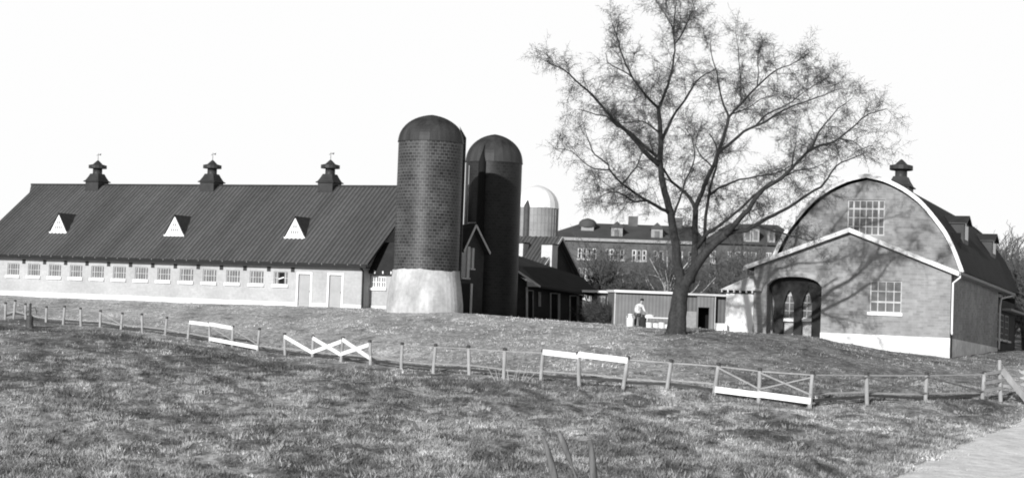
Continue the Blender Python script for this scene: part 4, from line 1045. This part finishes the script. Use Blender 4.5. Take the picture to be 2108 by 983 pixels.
places = [ # px, Y, variant, scale, label
 (1232,150,0,1.0,'bare tree with a dark forked trunk just right of the low dark roof'),
 (1188,262,1,1.5,'hazy bare tree standing left of the institution roof lantern'),
 (1163,258,2,1.35,'faint bare treetop just right of the white silo dome'),
 (1245,268,2,1.65,'bare treetop over the institution roof, right of its lantern'),
 (1300,270,0,1.6,'bare treetop over the middle of the institution roof'),
 (1350,266,1,1.6,'bare treetop over the institution roof, just left of the big tree trunk'),
 (1460,262,1,1.5,'bare treetop over the institution between the forks of the big tree'),
 (1510,200,2,1.2,'bare tree in front of the institution wing, left of the white hut'),
 (1560,205,0,1.3,'bare tree in front of the institution wing, above the white hut'),
 (1600,240,2,1.6,'bare tree behind the porch roof where it meets the rounded roof'),
 (1300,165,1,.8,'small bare tree behind the person and the yard shed'),
 (1180,212,2,1.05,'bare tree before the institution, just right of the ribbed-roof barn gable'),
 (1268,208,0,1.0,'bare tree before the institution, right of the tree with the dark forked trunk'),
 (1322,214,1,1.0,'bare tree before the middle windows of the institution'),
 (1362,206,2,1.15,'bare tree before the institution, touching the left side of the big trunk'),
 (1425,210,0,1.15,'bare tree before the institution, seen inside the fork of the big tree'),
 (1478,204,1,1.15,'bare tree before the institution where its right wing begins'),
 (1540,212,0,1.25,'bare tree before the dormers of the institution wing'),
 (1585,190,1,1.0,'bare tree close behind the left eave of the porch roof'),
 (2010,175,1,1.25,'bare tree rising behind the first roof dormer of the arch-roofed barn'),
 (2048,150,0,1.25,'bare tree rising behind the second roof dormer of the arch-roofed barn'),
 (2085,140,2,1.25,'bare tree beside the far end of the arch-roofed barn'),
 (2112,128,1,1.1,'bare tree at the right edge of the picture behind the arch-roofed barn'),
 (2070,190,0,1.5,'paler bare tree farther back beyond the arch-roofed barn'),
 (2125,165,2,1.4,'bare tree farthest right, cut by the picture edge'),
]
used = set()
for px, Y, k, s, lb in places:
    put(ft[k], px, Y, k not in used, lb, s, rz=px*.37); used.add(k)
pt = bare_tree('pale_bare_tree', 'white-barked bare tree directly behind the big tree trunk, left fork', 9, .55, 77, M['barkpale'], M['twigfar'], .014)
put(pt, 1372, 140, True, 'white-barked bare tree just left of the big tree trunk', 1, .5); pt['group'] = 'white-barked trees'
put(pt, 1405, 146, False, 'white-barked bare tree seen through the fork of the big tree', .95, 2.1)
# shrubs right of the low outbuilding
def shrub(loc, h, label, seed, w=.8):
    global rnd
    rnd = random.Random(seed); sg = []
    for _ in range(90):
        a = rnd.uniform(0, 6.28); d = Vector((math.cos(a)*w*rnd.random(), math.sin(a)*w*rnd.random(), 1)); n1, d1 = shoot(Vector((math.cos(a)*.2, math.sin(a)*.2, -.1)), d, h*rnd.uniform(.5, 1), .02, 5, .15, 0, sg)
        for q_ in n1[1:]:
            for _ in range(4): sg.append((q_, q_+(d1*.5+rv(.5)).normalized()*h*.22, .014, .008))
    o = prisms(sg, 'shrub', M['shrub'], None); o.location = loc; return tag(o, label, 'shrub', 'dark shrubs by the outbuilding')
for i, (px, Y, h, lb) in enumerate(((1212, 124, 1.6, 'dark bare shrub against the right end of the low outbuilding'), (1233, 122, 1.9, 'tall dark shrub midway between the low outbuilding and the corrugated shed'), (1252, 121, 1.7, 'dark shrub touching the left corner of the corrugated shed'))):
    p = P(px, 660, Y); shrub((p.x, Y, gz1(p.x, Y)), h, lb, 90+i)

# ------------------------------------------------------------------ fence
fence = thing('paddock_fence', 'long post fence across the pasture with some rails painted white', 'fence', (0, 0, 0))
PB = []; PT = []
for i, (px, ty, by) in enumerate(FENCE):
    Y = fz(px); bp = P(px, by, Y); tp = P(px+ (by-ty)*0.0, ty, Y); PB.append(bp); 
    lean = (.06*math.sin(i*2.1))
    if px in (340, 387, 1283, 1373, 1470): lean = .09*(by-ty)/50
    tp = P(px+(by-ty)*(.03+lean), ty, Y); PT.append(tp)
    gzv = gzz(bp.x, bp.y); bot = bp.copy(); bot.z = min(bp.z, gzv)-.3; dirv = (tp-bp)
    bot.x -= dirv.x*.25
    b = MB(); b.tube([bot, bp, (bp+tp)/2, tp], [.085, .082, .078, .074], 8)
    p_ = b.build('post', M['post'], fence, smooth=True)
    if i < len(FENCE)-1:
        c = MB(); c.lathe([(.082, -.10), (.088, .0), (.06, .02), (0.005, .03)], 8); c.build('post_cap', M['postdark'], p_, fn=lambda x, y, z, t=tp: (t.x+x, t.y+y, t.z+z))
def lerp(i, t): return PB[i]+(PT[i]-PB[i])*t
pxs = [f_[0] for f_ in FENCE]
def rail(i, j, ta, tb, m, h=.13, w=.04, lab=None, nm='rail', yo=-.09):
    a, c = lerp(i, ta), lerp(j, tb); o = Vector((0, yo, 0)); b = MB(); b.bar(a+o, c+o, w, h); return b.build(nm, m, fence, label=lab)
def ix(px): return min(range(len(pxs)), key=lambda k: abs(pxs[k]-px))
for i in range(ix(387), ix(478)): rail(i, i+1, .93, .90, M['whitewood'], .2, lab='white painted top rail')
for i in range(ix(432), ix(530)): rail(i, i+1, .22, .22, M['whitewood'], .2, lab='white painted bottom rail')
i = ix(587); rail(i, i+1, .86, .3, M['whitewood'], .19, lab='white painted diagonal brace', nm='brace')
for i in (ix(643), ix(702)):
    rail(i, i+1, .9, .28, M['whitewood'], .19, lab='white painted cross brace', nm='brace'); rail(i, i+1, .32, .84, M['whitewood'], .19, lab='white painted cross brace', nm='brace', yo=-.04)
for i in range(ix(1113), ix(1283)): rail(i, i+1, .93, .88, M['whitewood'], .22, lab='white painted top rail')
for i in range(ix(1470), ix(1667)): rail(i, i+1, .18, .16, M['whitewood'], .22, lab='white painted bottom rail')
for i in range(len(FENCE)-2):
    if not (ix(432) <= i < ix(530)) and not (ix(1470) <= i < ix(1667)): rail(i, i+1, .2+.03*math.sin(i*3.3), .2+.04*math.sin(i*1.7), M['railshade'], .10, .035, yo=.09); rail(i, i+1, .33+.03*math.sin(i*2.3), .31+.03*math.sin(i*4.1), M['rail'], .06, .03, yo=.06)  # the darkest rail doubles as the painted shadow line along the fence
    if i >= ix(892) and not (ix(1113) <= i < ix(1283)): rail(i, i+1, .9, .9, M['rail'], .05, .03, yo=.06)
    else: rail(i, i+1, .9, .9, M['rail'], .02, .02, yo=.06, nm='wire')
for i in (ix(206), ix(432), ix(478), ix(1470), ix(1562), ix(1785), ix(1905)): rail(i, i+1, .86, .34, M['rail'] if pxs[i] < 1700 else M['shedside'], .06, .03, nm='brace')
for i in (ix(1562), ix(1667), ix(1785)): rail(i, i+1, .34, .84, M['rail'] if pxs[i] < 1600 else M['shedside'], .05, .03, nm='brace', yo=-.06)
i = ix(2022)
for t in (.92, .62, .36): rail(i, i+1, t, t*.74+.03, M['rail'], .12, nm='rail')
# gate leaning open from the tall post
gate = thing('field_gate', 'weathered wooden gate and brace cut by the right edge, hung on the tall end post', 'gate', (0, 0, 0))
gp = PB[-1]
a, c = P(2064, 762, 64.6), P(2130, 842, 63.0); MB().bar(a, c, .06, .26).build('brace', M['post'], gate)
for py, py2 in ((775, 792), (812, 835)):
    MB().bar(P(2066, py+18, 64.8), P(2180, py2+18, 62.5), .04, .12).build('rail', M['rail'], gate)
MB().tube([P(2180, 880, 62.5), P(2182, 770, 62.5)], [.08, .08], 8).build('post', M['post'], gate)

# ------------------------------------------------------------------ foreground stakes
def stake(pts_, r_, label, m=M['stake']):
    b = MB(); pp = [P(x, y, Y) for x, y, Y in pts_]; b.tube(pp, [q_*1.3 for q_ in r_], 9)
    o0 = pp[-1].copy(); b.v = [(x-o0.x, y-o0.y, z-o0.z) for x, y, z in b.v]
    o = b.build('stake', m, None, smooth=True); o.location = o0
    return tag(o, label, 'stake', 'leaning stakes in the foreground')
stake([(1117,897,33),(1127,925,33),(1135,955,33),(1144,990,33),(1156,1045,33)], [.03, .045, .055, .06, .06], 'leftmost pale leaning stake in the foreground grass')
stake([(1151,889,33.4),(1160,912,33.4),(1168,933,33.4),(1178,960,33.4),(1189,990,33.4),(1204,1045,33.4)], [.035, .055, .045, .02, .022, .03], 'dark split leaning stake between the two pale ones')
stake([(1214,904,32.8),(1217,925,32.8),(1220,950,32.8),(1223,990,32.8),(1228,1045,32.8)], [.04, .045, .055, .06, .06], 'rightmost thick pale stake in the foreground grass')

# ------------------------------------------------------------------ hand pump by the fence at the far left
hp_ = P(61, 661, 98); hp_.z = min(hp_.z, gzz(hp_.x, hp_.y)+.02)
pump = thing('hand_pump', 'dark iron hand pump standing by the fence at the far left', 'pump', hp_)
MB().lathe([(.22, -.2), (.24, .1), (.2, .25), (.22, .5), (.2, .68), (.1, .75)], 12).build('casing', M['iron'], pump, smooth=True)
MB().lathe([(.085, .7), (.075, 1.0), (.07, 1.38), (.09, 1.4), (.02, 1.46)], 10).build('stem', M['iron'], pump, smooth=True)
MB().tube([(-.02, -.05, 1.15), (.3, -.05, 1.22), (.34, -.05, 1.12), (.42, -.05, .8)], [.025]*4, 6).build('lever', M['iron'], pump)
MB().tube([(0, -.02, .95), (-.15, -.1, .95), (-.22, -.12, .85)], [.03]*3, 6).build('spout', M['iron'], pump)

# ------------------------------------------------------------------ person at the yard table
def skin(name, chain, m, parent, root=0, sub=2):
    """chain: list of (pos, radius, parent_index)"""
    me = bpy.data.meshes.new(name); me.from_pydata([c[0] for c in chain], [(c[2], i) for i, c in enumerate(chain) if c[2] is not None], [])
    o = bpy.data.objects.new(name, me); COL.objects.link(o); md = o.modifiers.new('s', 'SKIN')
    for i, c in enumerate(chain):
        r_ = c[1] if isinstance(c[1], tuple) else (c[1], c[1]); me.skin_vertices[0].data[i].radius = r_
        me.skin_vertices[0].data[i].use_root = (i == root)
    md.use_smooth_shade = True; o.modifiers.new('u', 'SUBSURF').levels = sub
    dg = bpy.context.evaluated_depsgraph_get(); dg.update(); nm = bpy.data.meshes.new_from_object(o.evaluated_get(dg)); 
    for p_ in nm.polygons: p_.use_smooth = True
    nm.materials.clear(); nm.materials.append(m)
    bpy.data.objects.remove(o); o = bpy.data.objects.new(name, nm); COL.objects.link(o); o.parent = parent; return o
pp = P(1312, 675, 105); pp.z = gzz(pp.x, pp.y)
per = thing('person', 'person in a pale coat and dark cap bending to the white table by the tree', 'person', pp)
B_ = [((0,0,.92),(.15,.11),None), ((.02,0,1.08),(.145,.10),0), ((.07,0,1.26),(.17,.12),1), ((.12,0,1.40),(.15,.09),2), ((.16,0,1.50),.055,3), ((.20,0,1.56),.07,4), ((.235,-.0,1.66),(.095,.08),5), ((.245,0,1.74),(.08,.075),6),
 ((-.11,0,.88),.10,0), ((-.13,-.02,.50),.07,8), ((-.14,.0,.10),.05,9), ((-.13,-.12,.04),(.05,.035),10),
 ((.11,0,.88),.10,0), ((.13,-.02,.50),.07,12), ((.14,.02,.10),.05,13), ((.16,-.1,.04),(.05,.035),14),
 ((-.07,0,1.38),.07,3), ((-.16,-.02,1.14),.05,16), ((-.14,-.12,.93),.036,17), ((-.13,-.16,.86),(.04,.02),18),
 ((.30,0,1.36),.07,3), ((.37,-.08,1.14),.05,20), ((.47,-.16,1.0),.036,21), ((.54,-.18,.95),(.04,.02),22)]
skin('body', B_, M['skin'], per)
skin('coat', [((0,0,.86),(.225,.17),None), ((.0,0,.98),(.20,.15),0), ((.02,0,1.1),(.185,.14),1), ((.07,0,1.28),(.21,.155),2), ((.12,0,1.41),(.17,.12),3), ((.16,0,1.49),.075,4),
 ((-.07,0,1.38),.1,4), ((-.16,-.02,1.14),.075,6), ((-.145,-.10,.95),.055,7), ((.30,0,1.36),.1,4), ((.37,-.08,1.14),.075,9), ((.46,-.15,1.01),.055,10)], M['coat'], per)
skin('trousers', [((0,0,.90),(.19,.14),None), ((-.11,0,.82),.125,0), ((-.13,-.02,.50),.09,1), ((-.14,.0,.12),.075,2), ((.11,0,.82),.125,0), ((.13,-.02,.50),.09,4), ((.14,.02,.12),.075,5)], M['trouser'], per)
for s, x in ((-1, -.135), (1, .15)): skin('boot', [((x,.03,.09),.065,None), ((x,-.08,.06),(.055,.045),0), ((x,-.17,.05),(.045,.035),1)], M['boot'], per)
c = MB(); c.lathe([(.115, 1.70), (.12, 1.745), (.11, 1.80), (.06, 1.835), (.002, 1.84)], 14, (.245, 0)); c.add([(.20,-.06,1.72), (.37,-.09,1.69), (.37,.05,1.69), (.25,.09,1.72), (.20,-.06,1.735), (.37,-.09,1.705), (.37,.05,1.705), (.25,.09,1.735)], [(3,2,1,0), (4,5,6,7), (0,1,5,4), (1,2,6,5), (2,3,7,6)])
c.build('cap', M['cap'], per, smooth=True)
for z_ in (-1, 1):
    sx = -.13 if z_ < 0 else .54; sy = -.16 if z_ < 0 else -.18; sz = .86 if z_ < 0 else .95
    for k in range(4):
        ff = MB(); ff.tube([(sx+(k-1.5)*.017, sy, sz), (sx+(k-1.5)*.019+(.03 if z_ > 0 else 0), sy-.03, sz-.035), (sx+(k-1.5)*.019+(.03 if z_ > 0 else 0), sy-.02, sz-.07)], [.009, .009, .007], 6); ff.build('finger', M['skin'], per, smooth=True)
    ff = MB(); ff.tube([(sx+.03, sy, sz+.01), (sx+.06, sy-.02, sz-.02), (sx+.06, sy-.03, sz-.05)], [.011, .01, .008], 6); ff.build('thumb', M['skin'], per, smooth=True)
# white can, table, tubs, dark sack
def at_g(px, py, Y):
    p_ = P(px, py, Y); p_.z = gzz(p_.x, p_.y); return p_
can = thing('milk_can', 'white milk can standing left of the person', 'milk can', at_g(1297, 674, 104))
MB().lathe([(.2, -.05), (.23, .02), (.24, .4), (.22, .5), (.13, .62), (.13, .72), (.165, .76)], 18).build('can_body', M['enamel'], can, smooth=True)
MB().lathe([(.165, .755), (.17, .79), (.08, .82), (.003, .83)], 18).build('lid', M['enamel'], can, smooth=True)
for s in (-1, 1): MB().tube([(s*.15, 0, .68), (s*.24, 0, .66), (s*.25, 0, .55), (s*.22, 0, .5)], [.012]*4, 6).build('handle', M['enamel'], can)
tb = thing('yard_table', 'white-topped trestle table between the person and the big tree', 'table', at_g(1352, 674, 104))
MB().box(-.75, .9, -.3, .3, .66, .72).build('tabletop', M['white'], tb)
for x in (-.65, .8):
    for y in (-.24, .24): MB().box(x-.03, x+.03, y-.03, y+.03, -.1, .66).build('leg', M['trim'], tb)
for (px, r_, h, lb) in ((1336, .2, .36, 'squat white tub under the table, nearest the person'), (1350, .19, .34, 'white tub under the middle of the table'), (1362, .2, .40, 'white tub under the table, nearer the tree'), (1374, .18, .3, 'small white tub beside the tree trunk')):
    t = thing('tub', lb, 'tub', at_g(px, 675, 103.4), 0, 'white tubs around the yard table')
    MB().lathe([(r_*.85, -.05), (r_*.9, 0), (r_, h), (r_*1.06, h+.02), (r_*.93, h), (r_*.85, .05)], 16).build('tub_body', M['enamel'], t, smooth=True)
    MB().tube([(-r_, 0, h), (-r_*.6, 0, h+r_*.5), (0, 0, h+r_*.7), (r_*.6, 0, h+r_*.5), (r_, 0, h)], [.01]*5, 5).build('handle', M['iron'], t)
b = MB(); b.lathe([(.30, 0), (.32, .06), (.26, .13), (.12, .17), (.01, .18)], 14, rfun=lambda a, z: 1+.12*math.sin(3*a)+.06*math.sin(7*a+z*20))
bd = tag(b.build('cloth_bundle', M['cloth'], None, smooth=True), 'crumpled white cloth lying on the near end of the table', 'cloth'); bd.location = tb.location+Vector((-.45, 0, .72))
b = MB(); b.lathe([(.24, -.05), (.29, .1), (.27, .4), (.18, .66), (.07, .74), (.12, .84)], 14, rfun=lambda a, z: 1+.08*math.sin(3*a+z*4)); sk = tag(b.build('sack', M['sack'], None, smooth=True), 'dark full sack standing right of the person', 'sack'); sk.location = at_g(1324, 675, 104.2)

# ------------------------------------------------------------------ grass (uncountable) and scattered stones
rng = np.random.default_rng(5)
def scatter(n, ylo, yhi, power):
    u = rng.random(n); Y = (ylo**(1-power)+u*(yhi**(1-power)-ylo**(1-power)))**(1/(1-power))
    X = (rng.random(n)*2-1)*(.325*Y+2.5); return X, Y
def blades(n_cl, per, ylo, yhi, power, hmul, wmul):
    X, Y = scatter(n_cl, ylo, yhi, power)
    d, w = road_d(X, Y); keep = ~((d > rng.random(n_cl)**2*1.6) & (d < w))
    # keep clear of the buildings
    for fr_, x0, x1, y0, y1 in ((L, -45, .6, -.1, 20), (L, 0, 12, .8, 20), (Bf, -12, .3, -.1, 25), (HT, -2, .2, -.1, 3)):
        qx = (X-fr_.o.x)*fr_.ex.x+(Y-fr_.o.y)*fr_.ex.y; qy = (X-fr_.o.x)*fr_.ey.x+(Y-fr_.o.y)*fr_.ey.y
        keep &= ~((qx > x0) & (qx < x1) & (qy > y0) & (qy < y1))
    keep &= ~((Y > 117) & (X > 0))
    n1 = vnoise(X, Y, .35, 5)*.55+vnoise(X, Y, 1.0, 6)*.45
    n2 = vnoise(X*.7, Y*.35, .5, 8)*.6+vnoise(X, Y, 1.9, 9)*.4
    bd_ = np.exp(-(bank_d(X, Y)/1.6)**2)
    keep &= rng.random(n_cl) < np.clip(.25+1.1*n1+bd_, 0, 1)
    X, Y, n1, n2, bd_ = X[keep], Y[keep], n1[keep], n2[keep], bd_[keep]
    ct = np.repeat(rng.uniform(.42, 1.55, len(X)), per); chh = np.repeat(rng.uniform(.5, 1.7, len(X)), per)
    X = np.repeat(X, per)+rng.normal(0, .07, len(X)*per); Y = np.repeat(Y, per)+rng.normal(0, .07, len(Y)*per)
    n1 = np.repeat(n1, per); n2 = np.repeat(n2, per); bd_ = np.repeat(bd_, per); m = len(X)
    Z = ground_z(X, Y)
    h = hmul*(.03+.15*np.clip(n1-.25, 0, 1)+.14*bd_)*chh*rng.uniform(.6, 1.3, m); wd = wmul*rng.uniform(.008, .02, m)
    lean = rng.normal(0, .65, (m, 2))*h[:, None]+np.array([.12, .0])*h[:, None]
    a = rng.random(m)*math.pi; ox, oy = np.cos(a)*wd, np.sin(a)*wd
    V = np.empty((m, 3, 3)); V[:, 0] = np.stack([X-ox, Y-oy, Z-.02], 1); V[:, 1] = np.stack([X+ox, Y+oy, Z-.02], 1); V[:, 2] = np.stack([X+lean[:, 0], Y+lean[:, 1], Z+h], 1)
    tone = tone_field(X, Y)*ct*rng.uniform(.8, 1.2, m)
    return V, tone
parts = [blades(90000, 5, 33, 64, 1.2, .72, 1.0), blades(36000, 4, 62, 121, 1.1, .75, 1.3)]
def tussocks(n_t):
    X, Y = scatter(n_t, 33, 70, 1.1); d, w = road_d(X, Y); k_ = d < -.3; X, Y = X[k_], Y[k_]; n_t = len(X)
    per = 48; sz_ = rng.uniform(.10, .30, n_t); dk = np.where(rng.random(n_t) < .55, rng.uniform(.35, .6, n_t), rng.uniform(1.15, 1.6, n_t))
    rr = np.sqrt(rng.random((n_t, per)))*sz_[:, None]; aa = rng.random((n_t, per))*6.283
    x = (X[:, None]+rr*np.cos(aa)).ravel(); y = (Y[:, None]+rr*np.sin(aa)).ravel(); m = len(x)
    z = ground_z(x, y); h = (np.repeat(sz_, per)*.62*(1.15-rr.ravel()/np.repeat(sz_, per)*.6))*rng.uniform(.6, 1.2, m)
    wd = rng.uniform(.008, .018, m); a = rng.random(m)*math.pi; ox, oy = np.cos(a)*wd, np.sin(a)*wd
    lx = np.cos(aa).ravel()*h*.6+rng.normal(0, .2, m)*h; ly = np.sin(aa).ravel()*h*.6+rng.normal(0, .2, m)*h
    V = np.empty((m, 3, 3)); V[:, 0] = np.stack([x-ox, y-oy, z-.02], 1); V[:, 1] = np.stack([x+ox, y+oy, z-.02], 1); V[:, 2] = np.stack([x+lx, y+ly, z+h], 1)
    return V, np.repeat(dk, per)*rng.uniform(.8, 1.2, m)
parts.append(tussocks(3600))
V = np.concatenate([p_[0] for p_ in parts]); T = np.concatenate([p_[1] for p_ in parts]); m = len(V)
me = bpy.data.meshes.new('grass'); me.vertices.add(m*3); me.vertices.foreach_set('co', V.ravel()); me.loops.add(m*3); me.loops.foreach_set('vertex_index', np.arange(m*3, dtype=np.int32))
me.polygons.add(m); me.polygons.foreach_set('loop_start', (np.arange(m)*3).astype(np.int32)); me.polygons.foreach_set('loop_total', np.full(m, 3, np.int32)); me.update(calc_edges=True)
at = me.attributes.new('tone', 'FLOAT', 'POINT'); at.data.foreach_set('value', np.repeat(T, 3).astype(np.float32)); me.materials.append(M['grass'])
gr = bpy.data.objects.new('grass', me); COL.objects.link(gr); tag(gr, 'dry tufted winter grass over the whole pasture', 'grass'); gr['kind'] = 'stuff'
print('blades', m)
b = MB(); rnd = random.Random(3)
for _ in range(420):
    px = rnd.choice((rnd.uniform(150, 480), rnd.uniform(0, 2000))); py = rnd.uniform(700, 960); p_ = G(px, py, 30, 100)
    s = rnd.uniform(.012, .032); 
    for k in range(1):
        vs = [(p_.x+s*c_*rnd.uniform(.7, 1.3), p_.y+s*d_*rnd.uniform(.7, 1.3), p_.z+.04+s*e_*rnd.uniform(.5, 1)) for c_, d_, e_ in ((1,0,0),(-1,0,0),(0,1,0),(0,-1,0),(0,0,1),(0,0,-1))]
        b.add(vs, [(0,2,4),(2,1,4),(1,3,4),(3,0,4),(2,0,5),(1,2,5),(3,1,5),(0,3,5)])
st = b.build('stones', M['stone']); tag(st, 'small pale stones scattered in the pasture grass', 'stones'); st['kind'] = 'stuff'
# dry weed stalks in front of the fence
sg = []; p0 = G(1052, 788, 40, 90)
for k in range(12):
    a = (k-5.5)*.09; shoot(p0+Vector((a*1.2, rnd.uniform(-.2, .2), 0)), Vector((a*1.0+rnd.uniform(-.2, .2), 0, 1)), rnd.uniform(.5, .95), .016, 5, .1, 0, sg)
o0 = prisms(sg, 'weed', M['raillight'], None); tag(o0, 'pale dry weed stalks at the foot of the fence', 'weed')

# ------------------------------------------------------------------ light
SUN_AZ = 26.0; SUN_EL = 19.0      # the sun stands behind the camera, a little to the left
sdir = Vector((-math.sin(R(SUN_AZ))*math.cos(R(SUN_EL)), -math.cos(R(SUN_AZ))*math.cos(R(SUN_EL)), math.sin(R(SUN_EL))))
sl = bpy.data.lights.new('sun', 'SUN'); sl.energy = 4.9; sl.angle = R(.6); sl.color = (1, 1, 1)
so = bpy.data.objects.new('sun', sl); COL.objects.link(so); so.rotation_euler = (-sdir).to_track_quat('-Z', 'Y').to_euler()
w = bpy.data.worlds.new('World'); sc.world = w; w.use_nodes = True; nt = w.node_tree
sk = nt.nodes.new('ShaderNodeTexSky'); sk.sky_type = 'NISHITA'; sk.sun_disc = False; sk.sun_elevation = R(SUN_EL)
sk.sun_rotation = math.atan2(sdir.x, sdir.y) % (2*math.pi)
sk.air_density = 1.0; sk.dust_density = 2.0
sp = nt.nodes.new('ShaderNodeSeparateColor'); nt.links.new(sk.outputs[0], sp.inputs[0])
tcw = nt.nodes.new('ShaderNodeTexCoord'); sz = nt.nodes.new('ShaderNodeSeparateXYZ'); nt.links.new(tcw.outputs['Generated'], sz.inputs[0])
hz = nt.nodes.new('ShaderNodeMapRange'); hz.interpolation_type = 'SMOOTHSTEP'
hz.inputs['From Min'].default_value = .20; hz.inputs['From Max'].default_value = .34; hz.inputs['To Min'].default_value = 18; hz.inputs['To Max'].default_value = 1.2
nt.links.new(sz.outputs['Z'], hz.inputs['Value'])
mxm = nt.nodes.new('ShaderNodeMath'); mxm.operation = 'MAXIMUM'; nt.links.new(sp.outputs['Blue'], mxm.inputs[0]); nt.links.new(hz.outputs['Result'], mxm.inputs[1])
cc = nt.nodes.new('ShaderNodeCombineColor')
for i in range(3): nt.links.new(mxm.outputs[0], cc.inputs[i])     # blue-sensitive black-and-white film: bright milky haze low in the sky
bg = nt.nodes['Background']; nt.links.new(cc.outputs[0], bg.inputs[0]); bg.inputs[1].default_value = .055
sc.view_settings.view_transform = 'Standard'; sc.view_settings.look = 'None'; sc.view_settings.exposure = 0; sc.view_settings.gamma = 1
sc.view_settings.use_curve_mapping = False
sc.cycles.filter_width = 1.9; sc.cycles.max_bounces = 5; sc.cycles.use_denoising = False if 0 else sc.cycles.use_denoising
